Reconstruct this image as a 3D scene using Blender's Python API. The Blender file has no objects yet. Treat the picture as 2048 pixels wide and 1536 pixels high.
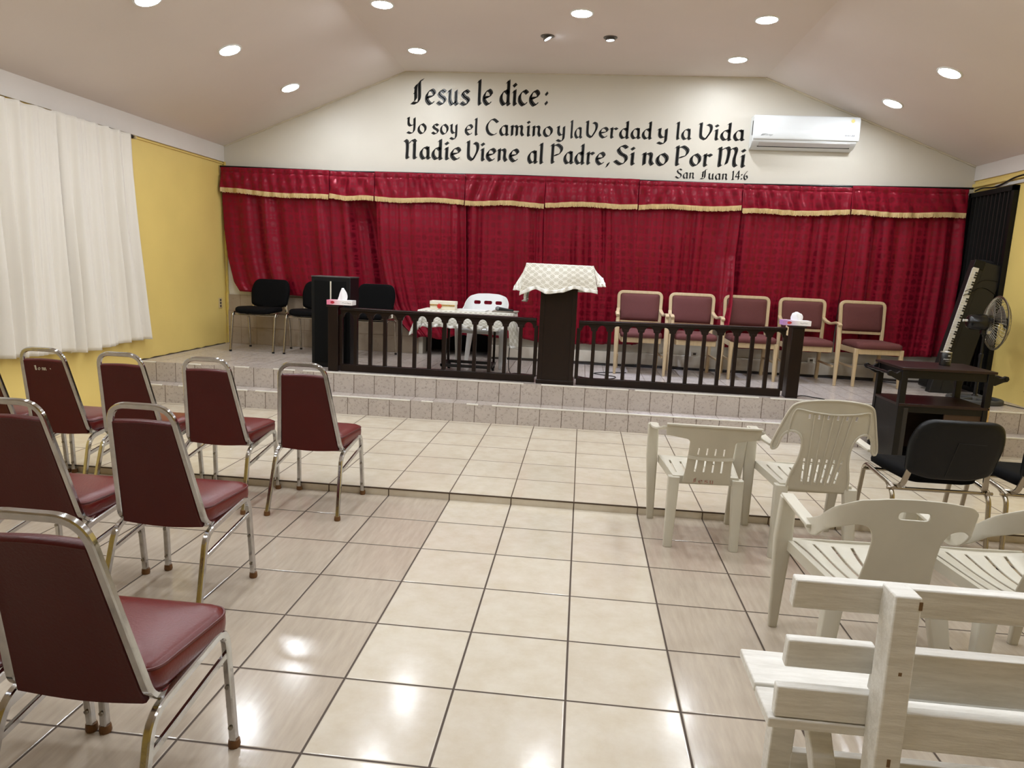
import bpy, bmesh, math, random
from mathutils import Vector, Matrix, Euler
PI = math.pi
S = bpy.context.scene
COL = S.collection
random.seed(7)

# ------------------------------------------------------------------ camera, world, exposure
cam = bpy.data.objects.new('camera', bpy.data.cameras.new('camera'))
cam.data.lens = 24.42; cam.data.sensor_width = 36; cam.data.clip_start = 0.05
cam.location = (0.77454, -4.2440, 1.49735)
cam.rotation_euler = (1.404173, -0.043008, 0.101479)
COL.objects.link(cam); S.camera = cam
S.view_settings.view_transform = 'Standard'; S.view_settings.look = 'None'
S.view_settings.exposure = -0.17; S.view_settings.gamma = 1; S.view_settings.use_curve_mapping = False
w = bpy.data.worlds.new('world'); S.world = w; w.use_nodes = True
w.node_tree.nodes['Background'].inputs[0].default_value = (0.9, 0.95, 1, 1)
w.node_tree.nodes['Background'].inputs[1].default_value = 0.02
LAMP = 187.0          # radiance of the recessed ceiling lights
LAMPCOL = (0.875, 0.935, 1.0)

# ------------------------------------------------------------------ mesh helpers
class MB:
    def __init__(s): s.v = []; s.f = []; s.uv = {}
    def add(s, vs, fs, M=None):
        b = len(s.v)
        for p in vs:
            p = Vector(p); s.v.append(M @ p if M else p)
        for f in fs: s.f.append([b + i for i in f])
        return b
    def merge(s, o, M=None):
        b = s.add(o.v, o.f, M)
        for k, u in o.uv.items(): s.uv[b + k] = u
        return s
    def box(s, x0, y0, z0, x1, y1, z1, M=None):
        vs = [(x, y, z) for z in (z0, z1) for y in (y0, y1) for x in (x0, x1)]
        s.add(vs, [(0, 2, 3, 1), (4, 5, 7, 6), (0, 1, 5, 4), (2, 6, 7, 3), (0, 4, 6, 2), (1, 3, 7, 5)], M); return s
    def cbox(s, c, d, R=None):
        M = Matrix.Translation(c) @ (R.to_4x4() if R else Matrix())
        return s.box(-d[0]/2, -d[1]/2, -d[2]/2, d[0]/2, d[1]/2, d[2]/2, M)
    def prism(s, poly, a0, a1, axis='y', M=None):
        n = len(poly)
        def P(p, a): return (p[0], a, p[1]) if axis == 'y' else ((a, p[0], p[1]) if axis == 'x' else (p[0], p[1], a))
        vs = [P(p, a0) for p in poly] + [P(p, a1) for p in poly]
        fs = [list(range(n)), list(range(2*n-1, n-1, -1))] + [(i, i+n, (i+1) % n + n, (i+1) % n) for i in range(n)]
        s.add(vs, fs, M); return s
    def tube(s, path, r, n=10, closed=False, up=None, cap=True, M=None):
        """r: radius, list of radii, (w,h) section along side/up, or list of (w,h)"""
        P = [Vector(p) for p in path]; m = len(P)
        rl = r if isinstance(r, list) else [r] * m
        T = []
        for i in range(m):
            a = P[(i-1) % m] if (closed or i > 0) else P[i]
            b = P[(i+1) % m] if (closed or i < m-1) else P[i]
            d = b - a
            T.append(d.normalized() if d.length > 1e-9 else Vector((0, 0, 1)))
        if up is None:
            u = Vector((0, 0, 1)) if abs(T[0].z) < .9 else Vector((0, 1, 0))
            u = (u - T[0] * u.dot(T[0])).normalized()
        vs = []
        for i in range(m):
            if up is None:
                u = u - T[i] * u.dot(T[i]); u.normalize(); U = u
            else:
                U = Vector(up); U = U - T[i] * U.dot(T[i]); U.normalize()
            X = T[i].cross(U)
            rr = rl[i]
            if isinstance(rr, (tuple, list)):
                w2, h2 = rr[0]/2, rr[1]/2; c = min(w2, h2) * .35
                sec = [(w2, -h2+c), (w2, h2-c), (w2-c, h2), (-w2+c, h2), (-w2, h2-c), (-w2, -h2+c), (-w2+c, -h2), (w2-c, -h2)]
            else:
                sec = [(rr*math.cos(2*PI*k/n), rr*math.sin(2*PI*k/n)) for k in range(n)]
            for a, b in sec: vs.append(P[i] + X*a + U*b)
        k = len(sec); fs = []
        for i in range(m if closed else m-1):
            j = (i+1) % m
            for q in range(k): fs.append((i*k+q, j*k+q, j*k+(q+1) % k, i*k+(q+1) % k))
        if cap and not closed:
            fs.append(list(range(k))); fs.append(list(range(m*k-1, (m-1)*k-1, -1)))
        s.add(vs, fs, M); return s
    def cyl(s, a, b, r, n=16, r2=None):
        return s.tube([a, b], [r, r if r2 is None else r2], n)
    def lathe(s, prof, n=24, M=None):
        vs = []; fs = []; m = len(prof)
        for r, z in prof:
            for k in range(n): vs.append((r*math.cos(2*PI*k/n), r*math.sin(2*PI*k/n), z))
        for i in range(m-1):
            for k in range(n): fs.append((i*n+k, i*n+(k+1) % n, (i+1)*n+(k+1) % n, (i+1)*n+k))
        fs.append(list(range(n-1, -1, -1))); fs.append(list(range((m-1)*n, m*n)))
        s.add(vs, fs, M); return s
    def rings(s, rings, M=None):
        """closed rings of equal count, capped at both ends"""
        n = len(rings[0]); vs = [p for r in rings for p in r]; fs = []
        for i in range(len(rings)-1):
            for k in range(n): fs.append((i*n+k, i*n+(k+1) % n, (i+1)*n+(k+1) % n, (i+1)*n+k))
        fs.append(list(range(n-1, -1, -1))); fs.append([(len(rings)-1)*n + k for k in range(n)])
        s.add(vs, fs, M); return s
    def pillow(s, outline, prof, M=None):
        """outline 2D, prof list of (scale, z); scaled about its centre"""
        cx = sum(p[0] for p in outline)/len(outline); cy = sum(p[1] for p in outline)/len(outline)
        return s.rings([[(cx+(x-cx)*k, cy+(y-cy)*k, z) for x, y in outline] for k, z in prof], M)
    def grid(s, fn, nu, nv, uvfn=None, M=None, closed=False):
        vs = []; b = len(s.v)
        for j in range(nv+1):
            for i in range(nu+1): vs.append(fn(i/nu, j/nv))
        fs = [(j*(nu+1)+i, j*(nu+1)+i+1, (j+1)*(nu+1)+i+1, (j+1)*(nu+1)+i) for j in range(nv) for i in range(nu)]
        s.add(vs, fs, M)
        if uvfn:
            for j in range(nv+1):
                for i in range(nu+1): s.uv[b+j*(nu+1)+i] = uvfn(i/nu, j/nv)
        return s

def obj(name, mb, mat, parent=None, smooth=True, bevel=0, solid=0, subsurf=0, loc=None, rot=None, fix=True, seg=2, angle=38):
    me = bpy.data.meshes.new(name)
    me.from_pydata([tuple(p) for p in mb.v], [], mb.f)
    if mb.uv:
        uvl = me.uv_layers.new(name='UVMap')
        for l in me.loops: uvl.data[l.index].uv = mb.uv.get(l.vertex_index, (0, 0))
    if fix:
        bm = bmesh.new(); bm.from_mesh(me); bmesh.ops.recalc_face_normals(bm, faces=bm.faces); bm.to_mesh(me); bm.free()
    mats = mat if isinstance(mat, list) else [mat]
    for m in mats: me.materials.append(m)
    if smooth:
        me.shade_smooth(); me.set_sharp_from_angle(angle=math.radians(angle))
    o = bpy.data.objects.new(name, me); COL.objects.link(o)
    if parent: o.parent = parent
    if loc: o.location = loc
    if rot: o.rotation_euler = rot
    if bevel:
        b = o.modifiers.new('bevel', 'BEVEL'); b.width = bevel; b.segments = seg; b.limit_method = 'ANGLE'; b.angle_limit = math.radians(40)
    if solid:
        q = o.modifiers.new('solid', 'SOLIDIFY'); q.thickness = solid; q.offset = 0
    if subsurf:
        q = o.modifiers.new('sub', 'SUBSURF'); q.levels = subsurf; q.render_levels = subsurf
    return o

def tag(o, label=None, cat=None, group=None, kind=None):
    if label: o['label'] = label
    if cat: o['category'] = cat
    if group: o['group'] = group
    if kind: o['kind'] = kind
    return o
def thing(name, label, cat, loc=(0, 0, 0), rz=0, group=None):
    o = bpy.data.objects.new(name, None); COL.objects.link(o)
    o.empty_display_size = .1; o.location = loc; o.rotation_euler = (0, 0, rz)
    return tag(o, label, cat, group)
def struct(name, mb, mat, **k):
    o = obj(name, mb, mat, **k)
    if not k.get('parent'): o['kind'] = 'structure'
    return o
def copy_tree(o, parent=None):
    c = o.copy(); COL.objects.link(c)
    if parent: c.parent = parent
    for ch in [x for x in bpy.data.objects if x.parent == o]: copy_tree(ch, c)
    return c
def dup(root, loc, rz, label):
    c = copy_tree(root); c.location = loc; c.rotation_euler = (0, 0, rz); c['label'] = label
    return c

def fillet(pts, r, n=6, closed=False):
    P = [Vector(p) for p in pts]; out = []; m = len(P)
    for i in range(m):
        if not closed and i in (0, m-1): out.append(P[i]); continue
        ri = r[i] if isinstance(r, list) else r
        a, b, c = P[i-1], P[i], P[(i+1) % m]
        d0 = (a-b); d1 = (c-b); k = min(ri, d0.length*.49, d1.length*.49)
        if k < 1e-5: out.append(b); continue
        p0 = b+d0.normalized()*k; p1 = b+d1.normalized()*k
        for t in range(n+1):
            t /= n; out.append(p0*(1-t)**2 + b*2*t*(1-t) + p1*t*t)
    return out
def spline(pts, n=6, closed=False):
    P = [Vector(p) for p in pts]; m = len(P); out = []
    for i in range(m if closed else m-1):
        g = lambda k: P[k % m] if closed else P[max(0, min(m-1, k))]
        a, b, c, d = g(i-1), g(i), g(i+1), g(i+2)
        for t in range(n):
            t /= n
            out.append(.5*((2*b)+(c-a)*t+(2*a-5*b+4*c-d)*t*t+(3*b-a-3*c+d)*t**3))
    if not closed: out.append(P[-1])
    return out
def rrect(x0, y0, x1, y1, r, n=6):
    return [(p.x, p.y) for p in fillet([(x0, y0, 0), (x1, y0, 0), (x1, y1, 0), (x0, y1, 0)], r, n, True)]
def rpoly(pts, r, n=6):
    return [(p.x, p.y) for p in fillet([(x, y, 0) for x, y in pts], r, n, True)]
def sheet(outline, holes, t, fn, step=.03, edge=.003):
    """flat plate with holes, cut into a fine grid and bent by fn(u, v, w)"""
    cu = bpy.data.curves.new('c', 'CURVE'); cu.dimensions = '2D'; cu.fill_mode = 'BOTH'
    cu.extrude = t/2-edge; cu.bevel_depth = edge; cu.offset = -edge; cu.bevel_resolution = 1
    for poly in [outline] + holes:
        sp = cu.splines.new('POLY'); sp.points.add(len(poly)-1); sp.use_cyclic_u = True
        for i, p in enumerate(poly): sp.points[i].co = (p[0], p[1], 0, 1)
    o = bpy.data.objects.new('c', cu); COL.objects.link(o)
    dg = bpy.context.evaluated_depsgraph_get()
    me = bpy.data.meshes.new_from_object(o.evaluated_get(dg))
    bm = bmesh.new(); bm.from_mesh(me)
    bpy.data.objects.remove(o); bpy.data.curves.remove(cu); bpy.data.meshes.remove(me)
    bmesh.ops.remove_doubles(bm, verts=bm.verts, dist=1e-5)
    for ax in (0, 1):
        a0 = min(p[ax] for p in outline); a1 = max(p[ax] for p in outline)
        k = int((a1-a0)/step)
        for i in range(1, k+1):
            co = [0, 0, 0]; no = [0, 0, 0]; co[ax] = a0+(a1-a0)*i/(k+1); no[ax] = 1
            bmesh.ops.bisect_plane(bm, geom=bm.verts[:]+bm.edges[:]+bm.faces[:], dist=1e-6, plane_co=co, plane_no=no)
    bm.verts.index_update()
    mb = MB(); mb.add([fn(*v.co) for v in bm.verts], [[v.index for v in f.verts] for f in bm.faces])
    bm.free(); return mb

# ------------------------------------------------------------------ materials
def lin(c):
    return tuple(((x/255)/12.92 if x/255 <= .04045 else ((x/255+.055)/1.055)**2.4) for x in c) + (1,)
class NT:
    def __init__(s, name):
        s.m = bpy.data.materials.new(name); s.m.use_nodes = True; s.t = s.m.node_tree
        s.b = s.t.nodes['Principled BSDF']
    def n(s, typ, ins={}, **props):
        x = s.t.nodes.new('ShaderNode'+typ)
        for k, v in props.items(): setattr(x, k, v)
        for k, v in ins.items(): s.set(x.inputs[k], v)
        return x
    def set(s, sock, v):
        if hasattr(v, 'node'): s.t.links.new(v, sock)
        else: sock.default_value = v
    def math(s, op, a, b=0.0, c=0.0): return s.n('Math', {0: a, 1: b, 2: c}, operation=op).outputs[0]
    def mix(s, f, a, b):
        x = s.n('Mix', {'Factor': f}, data_type='RGBA'); s.set(x.inputs[6], a); s.set(x.inputs[7], b); return x.outputs[2]
    def ramp(s, v, lo, hi): return s.n('MapRange', {0: v, 1: lo, 2: hi}).outputs[0]
    def noise(s, scale, detail=3, vec=None, rough=.5):
        i = {'Scale': scale, 'Detail': detail, 'Roughness': rough}
        if vec is not None: i['Vector'] = vec
        return s.n('TexNoise', i).outputs[0]
    def P(s, **k):
        for a, v in k.items(): s.set(s.b.inputs[a.replace('_', ' ')], v)
    def bump(s, h, strength=.2, dist=.01):
        s.set(s.b.inputs['Normal'], s.n('Bump', {'Height': h, 'Strength': strength, 'Distance': dist}).outputs[0])
    def obj(s): return s.n('TexCoord').outputs['Object']
def plain(name, rgb, rough=.5, metal=0, var=.06, scale=8, bump=0, bscale=60, detail=3, **k):
    t = NT(name); c = lin(rgb); v = t.obj()
    d = tuple(x*(1-2*var) for x in c[:3])+(1,); e = tuple(min(1, x*(1+var)) for x in c[:3])+(1,)
    t.P(Base_Color=t.mix(t.noise(scale, detail, v), d, e), Roughness=rough, Metallic=metal)
    for a, x in k.items(): t.set(t.b.inputs[a.replace('_', ' ')], x)
    if bump: t.bump(t.noise(bscale, 3, v), bump, .005)
    return t.m
def tiles(name, size, off, colfn, grout, gw, rough=.15, bumps=.06):
    t = NT(name); g = t.n('NewGeometry'); pos = t.n('SeparateXYZ', {0: t.obj()}); nor = t.n('SeparateXYZ', {0: g.outputs['True Normal']})
    ds = []; ids = []
    for k in range(3):
        u = t.math('DIVIDE', t.math('SUBTRACT', pos.outputs[k], off[k]), size[k])
        fr = t.math('FRACT', u); ids.append(t.math('FLOOR', u))
        d = t.math('MULTIPLY', t.math('MINIMUM', fr, t.math('SUBTRACT', 1.0, fr)), size[k])
        ds.append(t.math('ADD', d, t.math('GREATER_THAN', t.math('ABSOLUTE', nor.outputs[k]), .5)))
    d = t.math('MINIMUM', ds[0], t.math('MINIMUM', ds[1], ds[2]))
    m = t.ramp(d, gw/2-.0008, gw/2+.0008)
    cid = t.n('CombineXYZ', {0: ids[0], 1: ids[1], 2: ids[2]}).outputs[0]
    rnd = t.n('TexWhiteNoise', {'Vector': cid}).outputs[0]
    col = colfn(t, pos, rnd, t.n('TexCoord').outputs['Object'], cid)
    t.P(Base_Color=t.mix(m, lin(grout), col), Roughness=t.mix(m, (.7,)*3+(1,), (rough,)*3+(1,)))
    h = t.math('ADD', t.math('MULTIPLY', t.ramp(d, gw/2-.002, gw/2+.004), .6), t.math('MULTIPLY', t.noise(35, 2, t.obj()), bumps))
    t.bump(h, .5, .004); return t.m
# ------------------------------------------------------------------ the room's materials
CREAM, PINK = (226, 217, 198), (196, 182, 168)
def floor_col(t, pos, rnd, v, cid):
    veins = t.noise(9, 6, v, .65)
    cream = t.mix(t.ramp(veins, .35, .7), lin((211, 202, 186)), lin((200, 188, 167)))
    st = t.n('Mapping', {'Vector': v, 'Rotation': (0, 0, .9), 'Scale': (26, 3.5, 1)}).outputs[0]
    streak = t.noise(1.6, 4, st, .6)
    pink = t.mix(t.ramp(streak, .3, .75), lin((174, 161, 145)), lin((190, 177, 160)))
    aisle = t.math('MULTIPLY', t.math('GREATER_THAN', pos.outputs[0], 0.0), t.math('LESS_THAN', pos.outputs[0], 1.2))
    c = t.mix(aisle, pink, cream)
    return t.mix(t.math('MULTIPLY', rnd, .10), c, lin((150, 130, 112)))
def cream_col(t, pos, rnd, v, cid):
    c = t.mix(t.ramp(t.noise(8, 6, v, .65), .35, .7), lin((210, 200, 182)), lin((199, 186, 164)))
    return t.mix(t.math('MULTIPLY', rnd, .08), c, lin((150, 130, 112)))
def stage_col(t, pos, rnd, v, cid):
    c = t.mix(t.noise(5, 4, v), lin((178, 168, 160)), lin((200, 190, 182)))
    st = t.n('Mapping', {'Vector': v, 'Rotation': (.2, .75, 0)}).outputs[0]
    fl = t.ramp(t.noise(38, 6, st, .8), .53, .62)
    c = t.mix(t.math('MULTIPLY', fl, .48), c, lin((108, 92, 84)))
    return t.mix(t.math('MULTIPLY', rnd, .10), c, lin((140, 120, 110)))
def dado_col(t, pos, rnd, v, cid):
    c = t.mix(t.noise(4, 4, v), lin((142, 126, 108)), lin((174, 158, 140)))  # tones also taken darker for the shade under the chairs
    fl = t.ramp(t.noise(17, 6, v, .75), .58, .68)
    return t.mix(t.math('MULTIPLY', fl, .45), c, lin((120, 92, 68)))
M_FLOOR = tiles('floor_tile', (.4, .4, 9), (0, 0, 4), floor_col, (72, 58, 46), .0085, .15, .12)
M_PLAT = tiles('platform_tile', (.4, .4, 9), (0, -.006, 4), cream_col, (84, 68, 52), .0075, .16, .08)
M_STAGE = tiles('stage_tile', (.2035, .2035, 9), (.04, 2.245, 4), stage_col, (98, 82, 70), .0058, .22, .08)
M_DADO = tiles('dado_tile', (.2035, 9, .2035), (.04, 4, .413), dado_col, (130, 108, 86), .004, .35, .08)
M_YEL = plain('yellow_paint', (233, 206, 122), .45, 0, .05, 2.2, .08, 40)
M_WALLW = plain('offwhite_paint', (214, 208, 195), .5, 0, .03, 1.6, .06, 30)
M_BAND = plain('white_band_paint', (224, 218, 212), .55, 0, .04, 3, .15, 25)
M_CEIL = plain('ceiling_paint', (232, 221, 214), .7, 0, .05, .9, .10, 14)
M_BEAD = plain('plaster_bead', (216, 206, 186), .7, 0, .08, 9, .5, 60)
M_PLASTER = plain('dirty_plaster', (206, 198, 184), .6, 0, .16, 5, .2, 22)
M_EDGE = plain('white_tile_edging', (232, 228, 218), .35, 0, .10, 22)
M_DARK = plain('dark_void', (16, 15, 15), .8)  # black in place of the darkness inside the openings
M_GREYV = plain('grey_panel', (70, 72, 72), .5)

# ------------------------------------------------------------------ room shell
XL, XR, YB, YF = -3.61, 4.95, 4.03, -8.0
CR0, CR1, ZC = -1.385, 2.63, 3.66
ZEL, ZER = 2.772, 2.782
struct('floor', MB().box(XL-.2, YF-.2, -.15, XR+.2, .3, 0), M_FLOOR, smooth=False)
struct('floor_platform', MB().box(XL-.1, -.006, -.14, XR+.1, 2.3, .048), M_PLAT, smooth=False)
struct('stage_step', MB().box(XL-.1, 2.06, .0, XR+.1, 2.4, .220), M_STAGE, smooth=False)
struct('stage', MB().box(XL-.1, 2.245, .0, XR+.1, YB+.6, .413), M_STAGE, smooth=False)
# white edging along the step and the stage, in broken runs as worn
def edging(y, z, name, gaps):
    mb = MB(); x = XL
    for a, b in gaps + [(XR, XR)]:
        if a > x: mb.box(x, y-.004, z-.009, a, y+.012, z+.0035)
        x = b
    struct(name, mb, M_EDGE, bevel=.002)
edging(2.06, .220, 'trim_1', [(-3.25, -3.08), (-2.38, -2.30), (-.78, -.67), (-.56, -.24), (-.13, .0)])
edging(2.245, .413, 'trim_2', [(-3.42, -3.12), (-2.95, -2.60), (-2.45, -2.2), (-1.98, -1.9), (.27, .44), (1.26, 1.32), (2.45, 2.55)])
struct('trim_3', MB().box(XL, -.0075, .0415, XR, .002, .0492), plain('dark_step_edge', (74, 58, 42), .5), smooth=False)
# back wall: gable outline with the low opening behind the table
wb = MB()
wb.prism([(XL-.2, 2.40), (XR+.2, 2.40), (XR+.2, ZER-.2*.379), (CR1, ZC+.02), (CR0, ZC+.02), (XL-.2, ZEL-.2*.398)], YB, YB+.2, 'y')
for a, b, c, d in ((XL-.2, -2.40, 0, 2.4), (-2.40, -1.15, 0, 1.0), (-1.15, -1.12, 0, 2.4), (-1.12, -.27, .82, 2.4), (-.27, XR+.2, 0, 2.4)): wb.box(a, YB, c, b, YB+.2, d)
wall_back = struct('wall_back', wb, M_WALLW, smooth=False)
struct('wall_recess', MB().box(-1.2, YB+.5, .3, -.2, YB+.55, .95).box(-1.2, YB+.2, .3, -1.12, YB+.52, .95).box(-.27, YB+.2, .3, -.19, YB+.52, .95).box(-1.2, YB+.2, .82, -.2, YB+.52, .9), M_DARK, smooth=False)
struct('shade_alcove', MB().box(-2.5, YB+.5, .9, -1.1, YB+.55, 2.5).box(-2.55, YB+.19, .9, -2.40, YB+.52, 2.5).box(-1.15, YB+.19, .9, -1.05, YB+.52, 2.5).box(-2.45, YB+.19, 2.40, -1.1, YB+.52, 2.5).box(-2.45, YB+.19, .9, -1.1, YB+.52, 1.0), M_DARK, smooth=False)  # added hollow behind the narrow curtain, so its folds fall into shade
struct('wall_left', MB().box(XL-.2, YF-.2, -.1, XL, YB+.2, ZEL), M_YEL, smooth=False)
struct('wall_right', MB().box(XR, YF-.2, -.1, XR+.2, YB+.2, ZER), M_YEL, smooth=False)
wf = MB(); wf.prism([(XL-.2, -.1), (XR+.2, -.1), (XR+.2, ZER-.07), (CR1, ZC+.02), (CR0, ZC+.02), (XL-.2, ZEL-.07)], YF-.2, YF, 'y')
struct('wall_front', wf, M_YEL, smooth=False)
sl, sr = (ZC-ZEL)/(CR0-XL), (ZC-ZER)/(XR-CR1)
ce = MB()
ce.prism([(XL-.2, ZEL-.2*sl), (CR0, ZC), (CR1, ZC), (XR+.2, ZER-.2*sr), (XR+.2, ZER-.2*sr+.15), (CR1, ZC+.15), (CR0, ZC+.15), (XL-.2, ZEL-.2*sl+.15)], YF-.2, YB+.2, 'y')
struct('ceiling', ce, M_CEIL, smooth=False)
# pale band and yellow groove at the top of the side walls
struct('trim_4', MB().box(XL, YF, 2.592, XL+.018, YB, ZEL+.006), M_BAND, bevel=.003)
struct('trim_5', MB().box(XL, YF, 2.566, XL+.012, YB, 2.582), M_YEL, bevel=.003)
struct('trim_6', MB().box(XR-.018, YF, 2.632, XR, YB, ZER+.006), M_BAND, bevel=.003)
struct('trim_7', MB().box(XR-.028, YF, 2.560, XR, YB, 2.600), M_YEL, bevel=.006)
# rough putty beads where the gable meets the ceiling
def bead(name, a, b, n, r=.011):
    rnd = random.Random(name); P = []; R = []
    for i in range(n+1):
        t = i/n; P.append((a[0]+(b[0]-a[0])*t, YB-.004, a[1]+(b[1]-a[1])*t-.004)); R.append(r*rnd.uniform(.6, 1.35))
    struct(name, MB().tube(P, R, 7), M_BEAD)
bead('trim_8', (XL+.02, ZEL+.02*sl), (CR0, ZC), 50)
bead('trim_9', (CR1, ZC), (XR-.02, ZER+.02*sr), 50, .013)
bead('trim_10', (CR0, ZC), (CR1, ZC), 70, .006)
mb = MB(); P = []; R = []; rnd = random.Random(4)
for i in range(30): P.append((XL+.020, YB-.006, .42+i*.075)); R.append(rnd.uniform(.012, .026))
struct('trim_11', MB().tube(P, R, 7), plain('yellow_plaster_edge', (214, 186, 92), .6, 0, .15, 14, .6, 40))
# low walls under the curtains: tiled on the left, plastered on the right
struct('trim_12', MB().box(XL+.03, 4.012, .40, -1.17, YB+.01, 1.018), M_DADO, bevel=.003)
rr = MB(); rnd = random.Random(5)
prof = []
for i in range(26):
    x = -.27 + i*(4.9/25); prof.append((x, .428 + (.018*rnd.random() if i else 0)))
rr.prism(prof + [(4.63, .57), (-.27, .57)], 3.905, YB+.01, 'y')
struct('trim_13', rr, M_PLASTER, smooth=False)
struct('baseboard_back', MB().box(-.27, 3.892, .405, 4.6, 3.912, .436), plain('dark_wall_foot', (58, 50, 44), .8, 0, .2, 12), smooth=False)  # dark strip along the foot of the plaster wall
struct('baseboard_left', MB().tube([(XL+.006, 2.25+i*.09, .414+.004*math.sin(i*2.3)) for i in range(20)], [.006+.004*abs(math.sin(i*1.7)) for i in range(20)], 6), plain('dark_foot_line', (66, 54, 34), .8), smooth=False)  # dark uneven line along the foot of the left wall

# ------------------------------------------------------------------ ceiling lights
M_DIFF = NT('light_diffuser'); M_DIFF.P(Base_Color=(1, 1, 1, 1)); M_DIFF.b.inputs['Emission Color'].default_value = LAMPCOL + (1,)
M_DIFF.b.inputs['Emission Strength'].default_value = LAMP; M_DIFF = M_DIFF.m
M_RIM = plain('white_rim', (235, 235, 232), .4)
def ceil_z(x): return ZC if CR0 <= x <= CR1 else (ZC-(CR0-x)*sl if x < CR0 else ZC-(x-CR1)*sr)
dl = thing('ceiling_light', 'x', 'ceiling light', group='round recessed ceiling lights')
obj('frame', MB().lathe([(.086, 0), (.104, 0), (.104, .003), (.098, .008), (.088, .008), (.086, .004)], 32), M_RIM, dl, rot=(PI, 0, 0))
obj('diffuser', MB().lathe([(.0, .004), (.087, .004), (.087, .0055), (.0, .0055)], 32), M_DIFF, dl, rot=(PI, 0, 0))
rows = {-2.40: [1.91, 3.18], -1.067: [1.98, 3.25], .63: [2.145], 2.195: [2.256, 3.395], 3.71: [2.226, 3.31]}
ll = {(-2.40, 0): 'round recessed light on the left slope, nearer the camera, over the white curtain', (-2.40, 1): 'round recessed light low on the left slope near the back wall',
      (-1.067, 0): 'round recessed light cut by the top edge of the picture, left of centre', (-1.067, 1): 'round recessed light just above the start of the painted verse',
      (.63, 0): 'round recessed light in the middle of the flat ceiling, nearest the two spotlights', (2.195, 0): 'large round light on the flat ceiling at right, near the ceiling crease',
      (2.195, 1): 'round recessed light at the end of the flat ceiling above the air conditioner', (3.71, 0): 'largest round light on the right ceiling slope', (3.71, 1): 'small round light low on the right slope beside the air conditioner'}
first = True
for x, ys in rows.items():
    for i, y in enumerate(ys):
        o = dl if first else copy_tree(dl); first = False
        o.location = (x, y, ceil_z(x)); a = 0 if CR0 <= x <= CR1 else (math.atan(sl) if x < CR0 else -math.atan(sr))
        o.rotation_euler = (0, -a, 0); o['label'] = ll[(x, i)]
for x in (-2.4, -1.067, .63, 2.195, 3.71):  # unseen lights added to brighten the hall, carrying on the ceiling grid
    for y in (.75, -.5, -1.75, -3.2):
        o = copy_tree(dl); o.location = (x, y, ceil_z(x)); a = 0 if CR0 <= x <= CR1 else (math.atan(sl) if x < CR0 else -math.atan(sr))
        o.rotation_euler = (0, -a, 0); o['label'] = 'unseen round recessed light, assumed to carry on the ceiling grid overhead'
# two small swivel spots with bluish lamps
M_SPOTL = NT('spot_lamp'); M_SPOTL.P(Base_Color=(1, 1, 1, 1)); M_SPOTL.b.inputs['Emission Color'].default_value = (.72, .85, 1, 1); M_SPOTL.b.inputs['Emission Strength'].default_value = 60; M_SPOTL = M_SPOTL.m
M_SPOTB = plain('spot_housing', (120, 116, 110), .35, .6)
def spot(x, y, aim, label, power):
    t = thing('spotlight', label, 'spotlight', (x, y, ZC), 0, 'small swivel spotlights')
    obj('trim_ring', MB().lathe([(.046, 0), (.066, 0), (.066, .004), (.06, .007), (.048, .007)], 24), M_SPOTB, t, rot=(PI, 0, 0))
    d = (Vector(aim)-Vector((x, y, ZC-.03))).normalized(); q = d.to_track_quat('Z', 'Y').to_euler()
    b = obj('lamp_head', MB().lathe([(.0, -.02), (.03, -.02), (.043, .0), (.043, .012), (.037, .013), (.037, .006), (0, .006)], 20), M_SPOTB, t, loc=(0, 0, -.014), rot=q)
    obj('bulb', MB().lathe([(0, .004), (.036, .004), (.036, .009), (0, .011)], 20), M_SPOTL, b)
    l = bpy.data.objects.new('bulb_light', bpy.data.lights.new('bulb_light', 'SPOT')); COL.objects.link(l); l.parent = t
    l.data.energy = power; l.data.color = (.62, .72, 1.0); l.data.spot_size = .75; l.data.spot_blend = .5; l.data.shadow_soft_size = .035
    l.location = d*.03 + Vector((0, 0, -.014)); l.rotation_euler = (-d).to_track_quat('Z', 'Y').to_euler()
spot(.306, 2.75, (2.05, 2.95, .4), 'small tilted spotlight left of the pair in the flat ceiling', 330)
spot(.896, 2.77, (1.1, 3.0, .4), 'small round spotlight right of the pair in the flat ceiling', 60)

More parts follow.
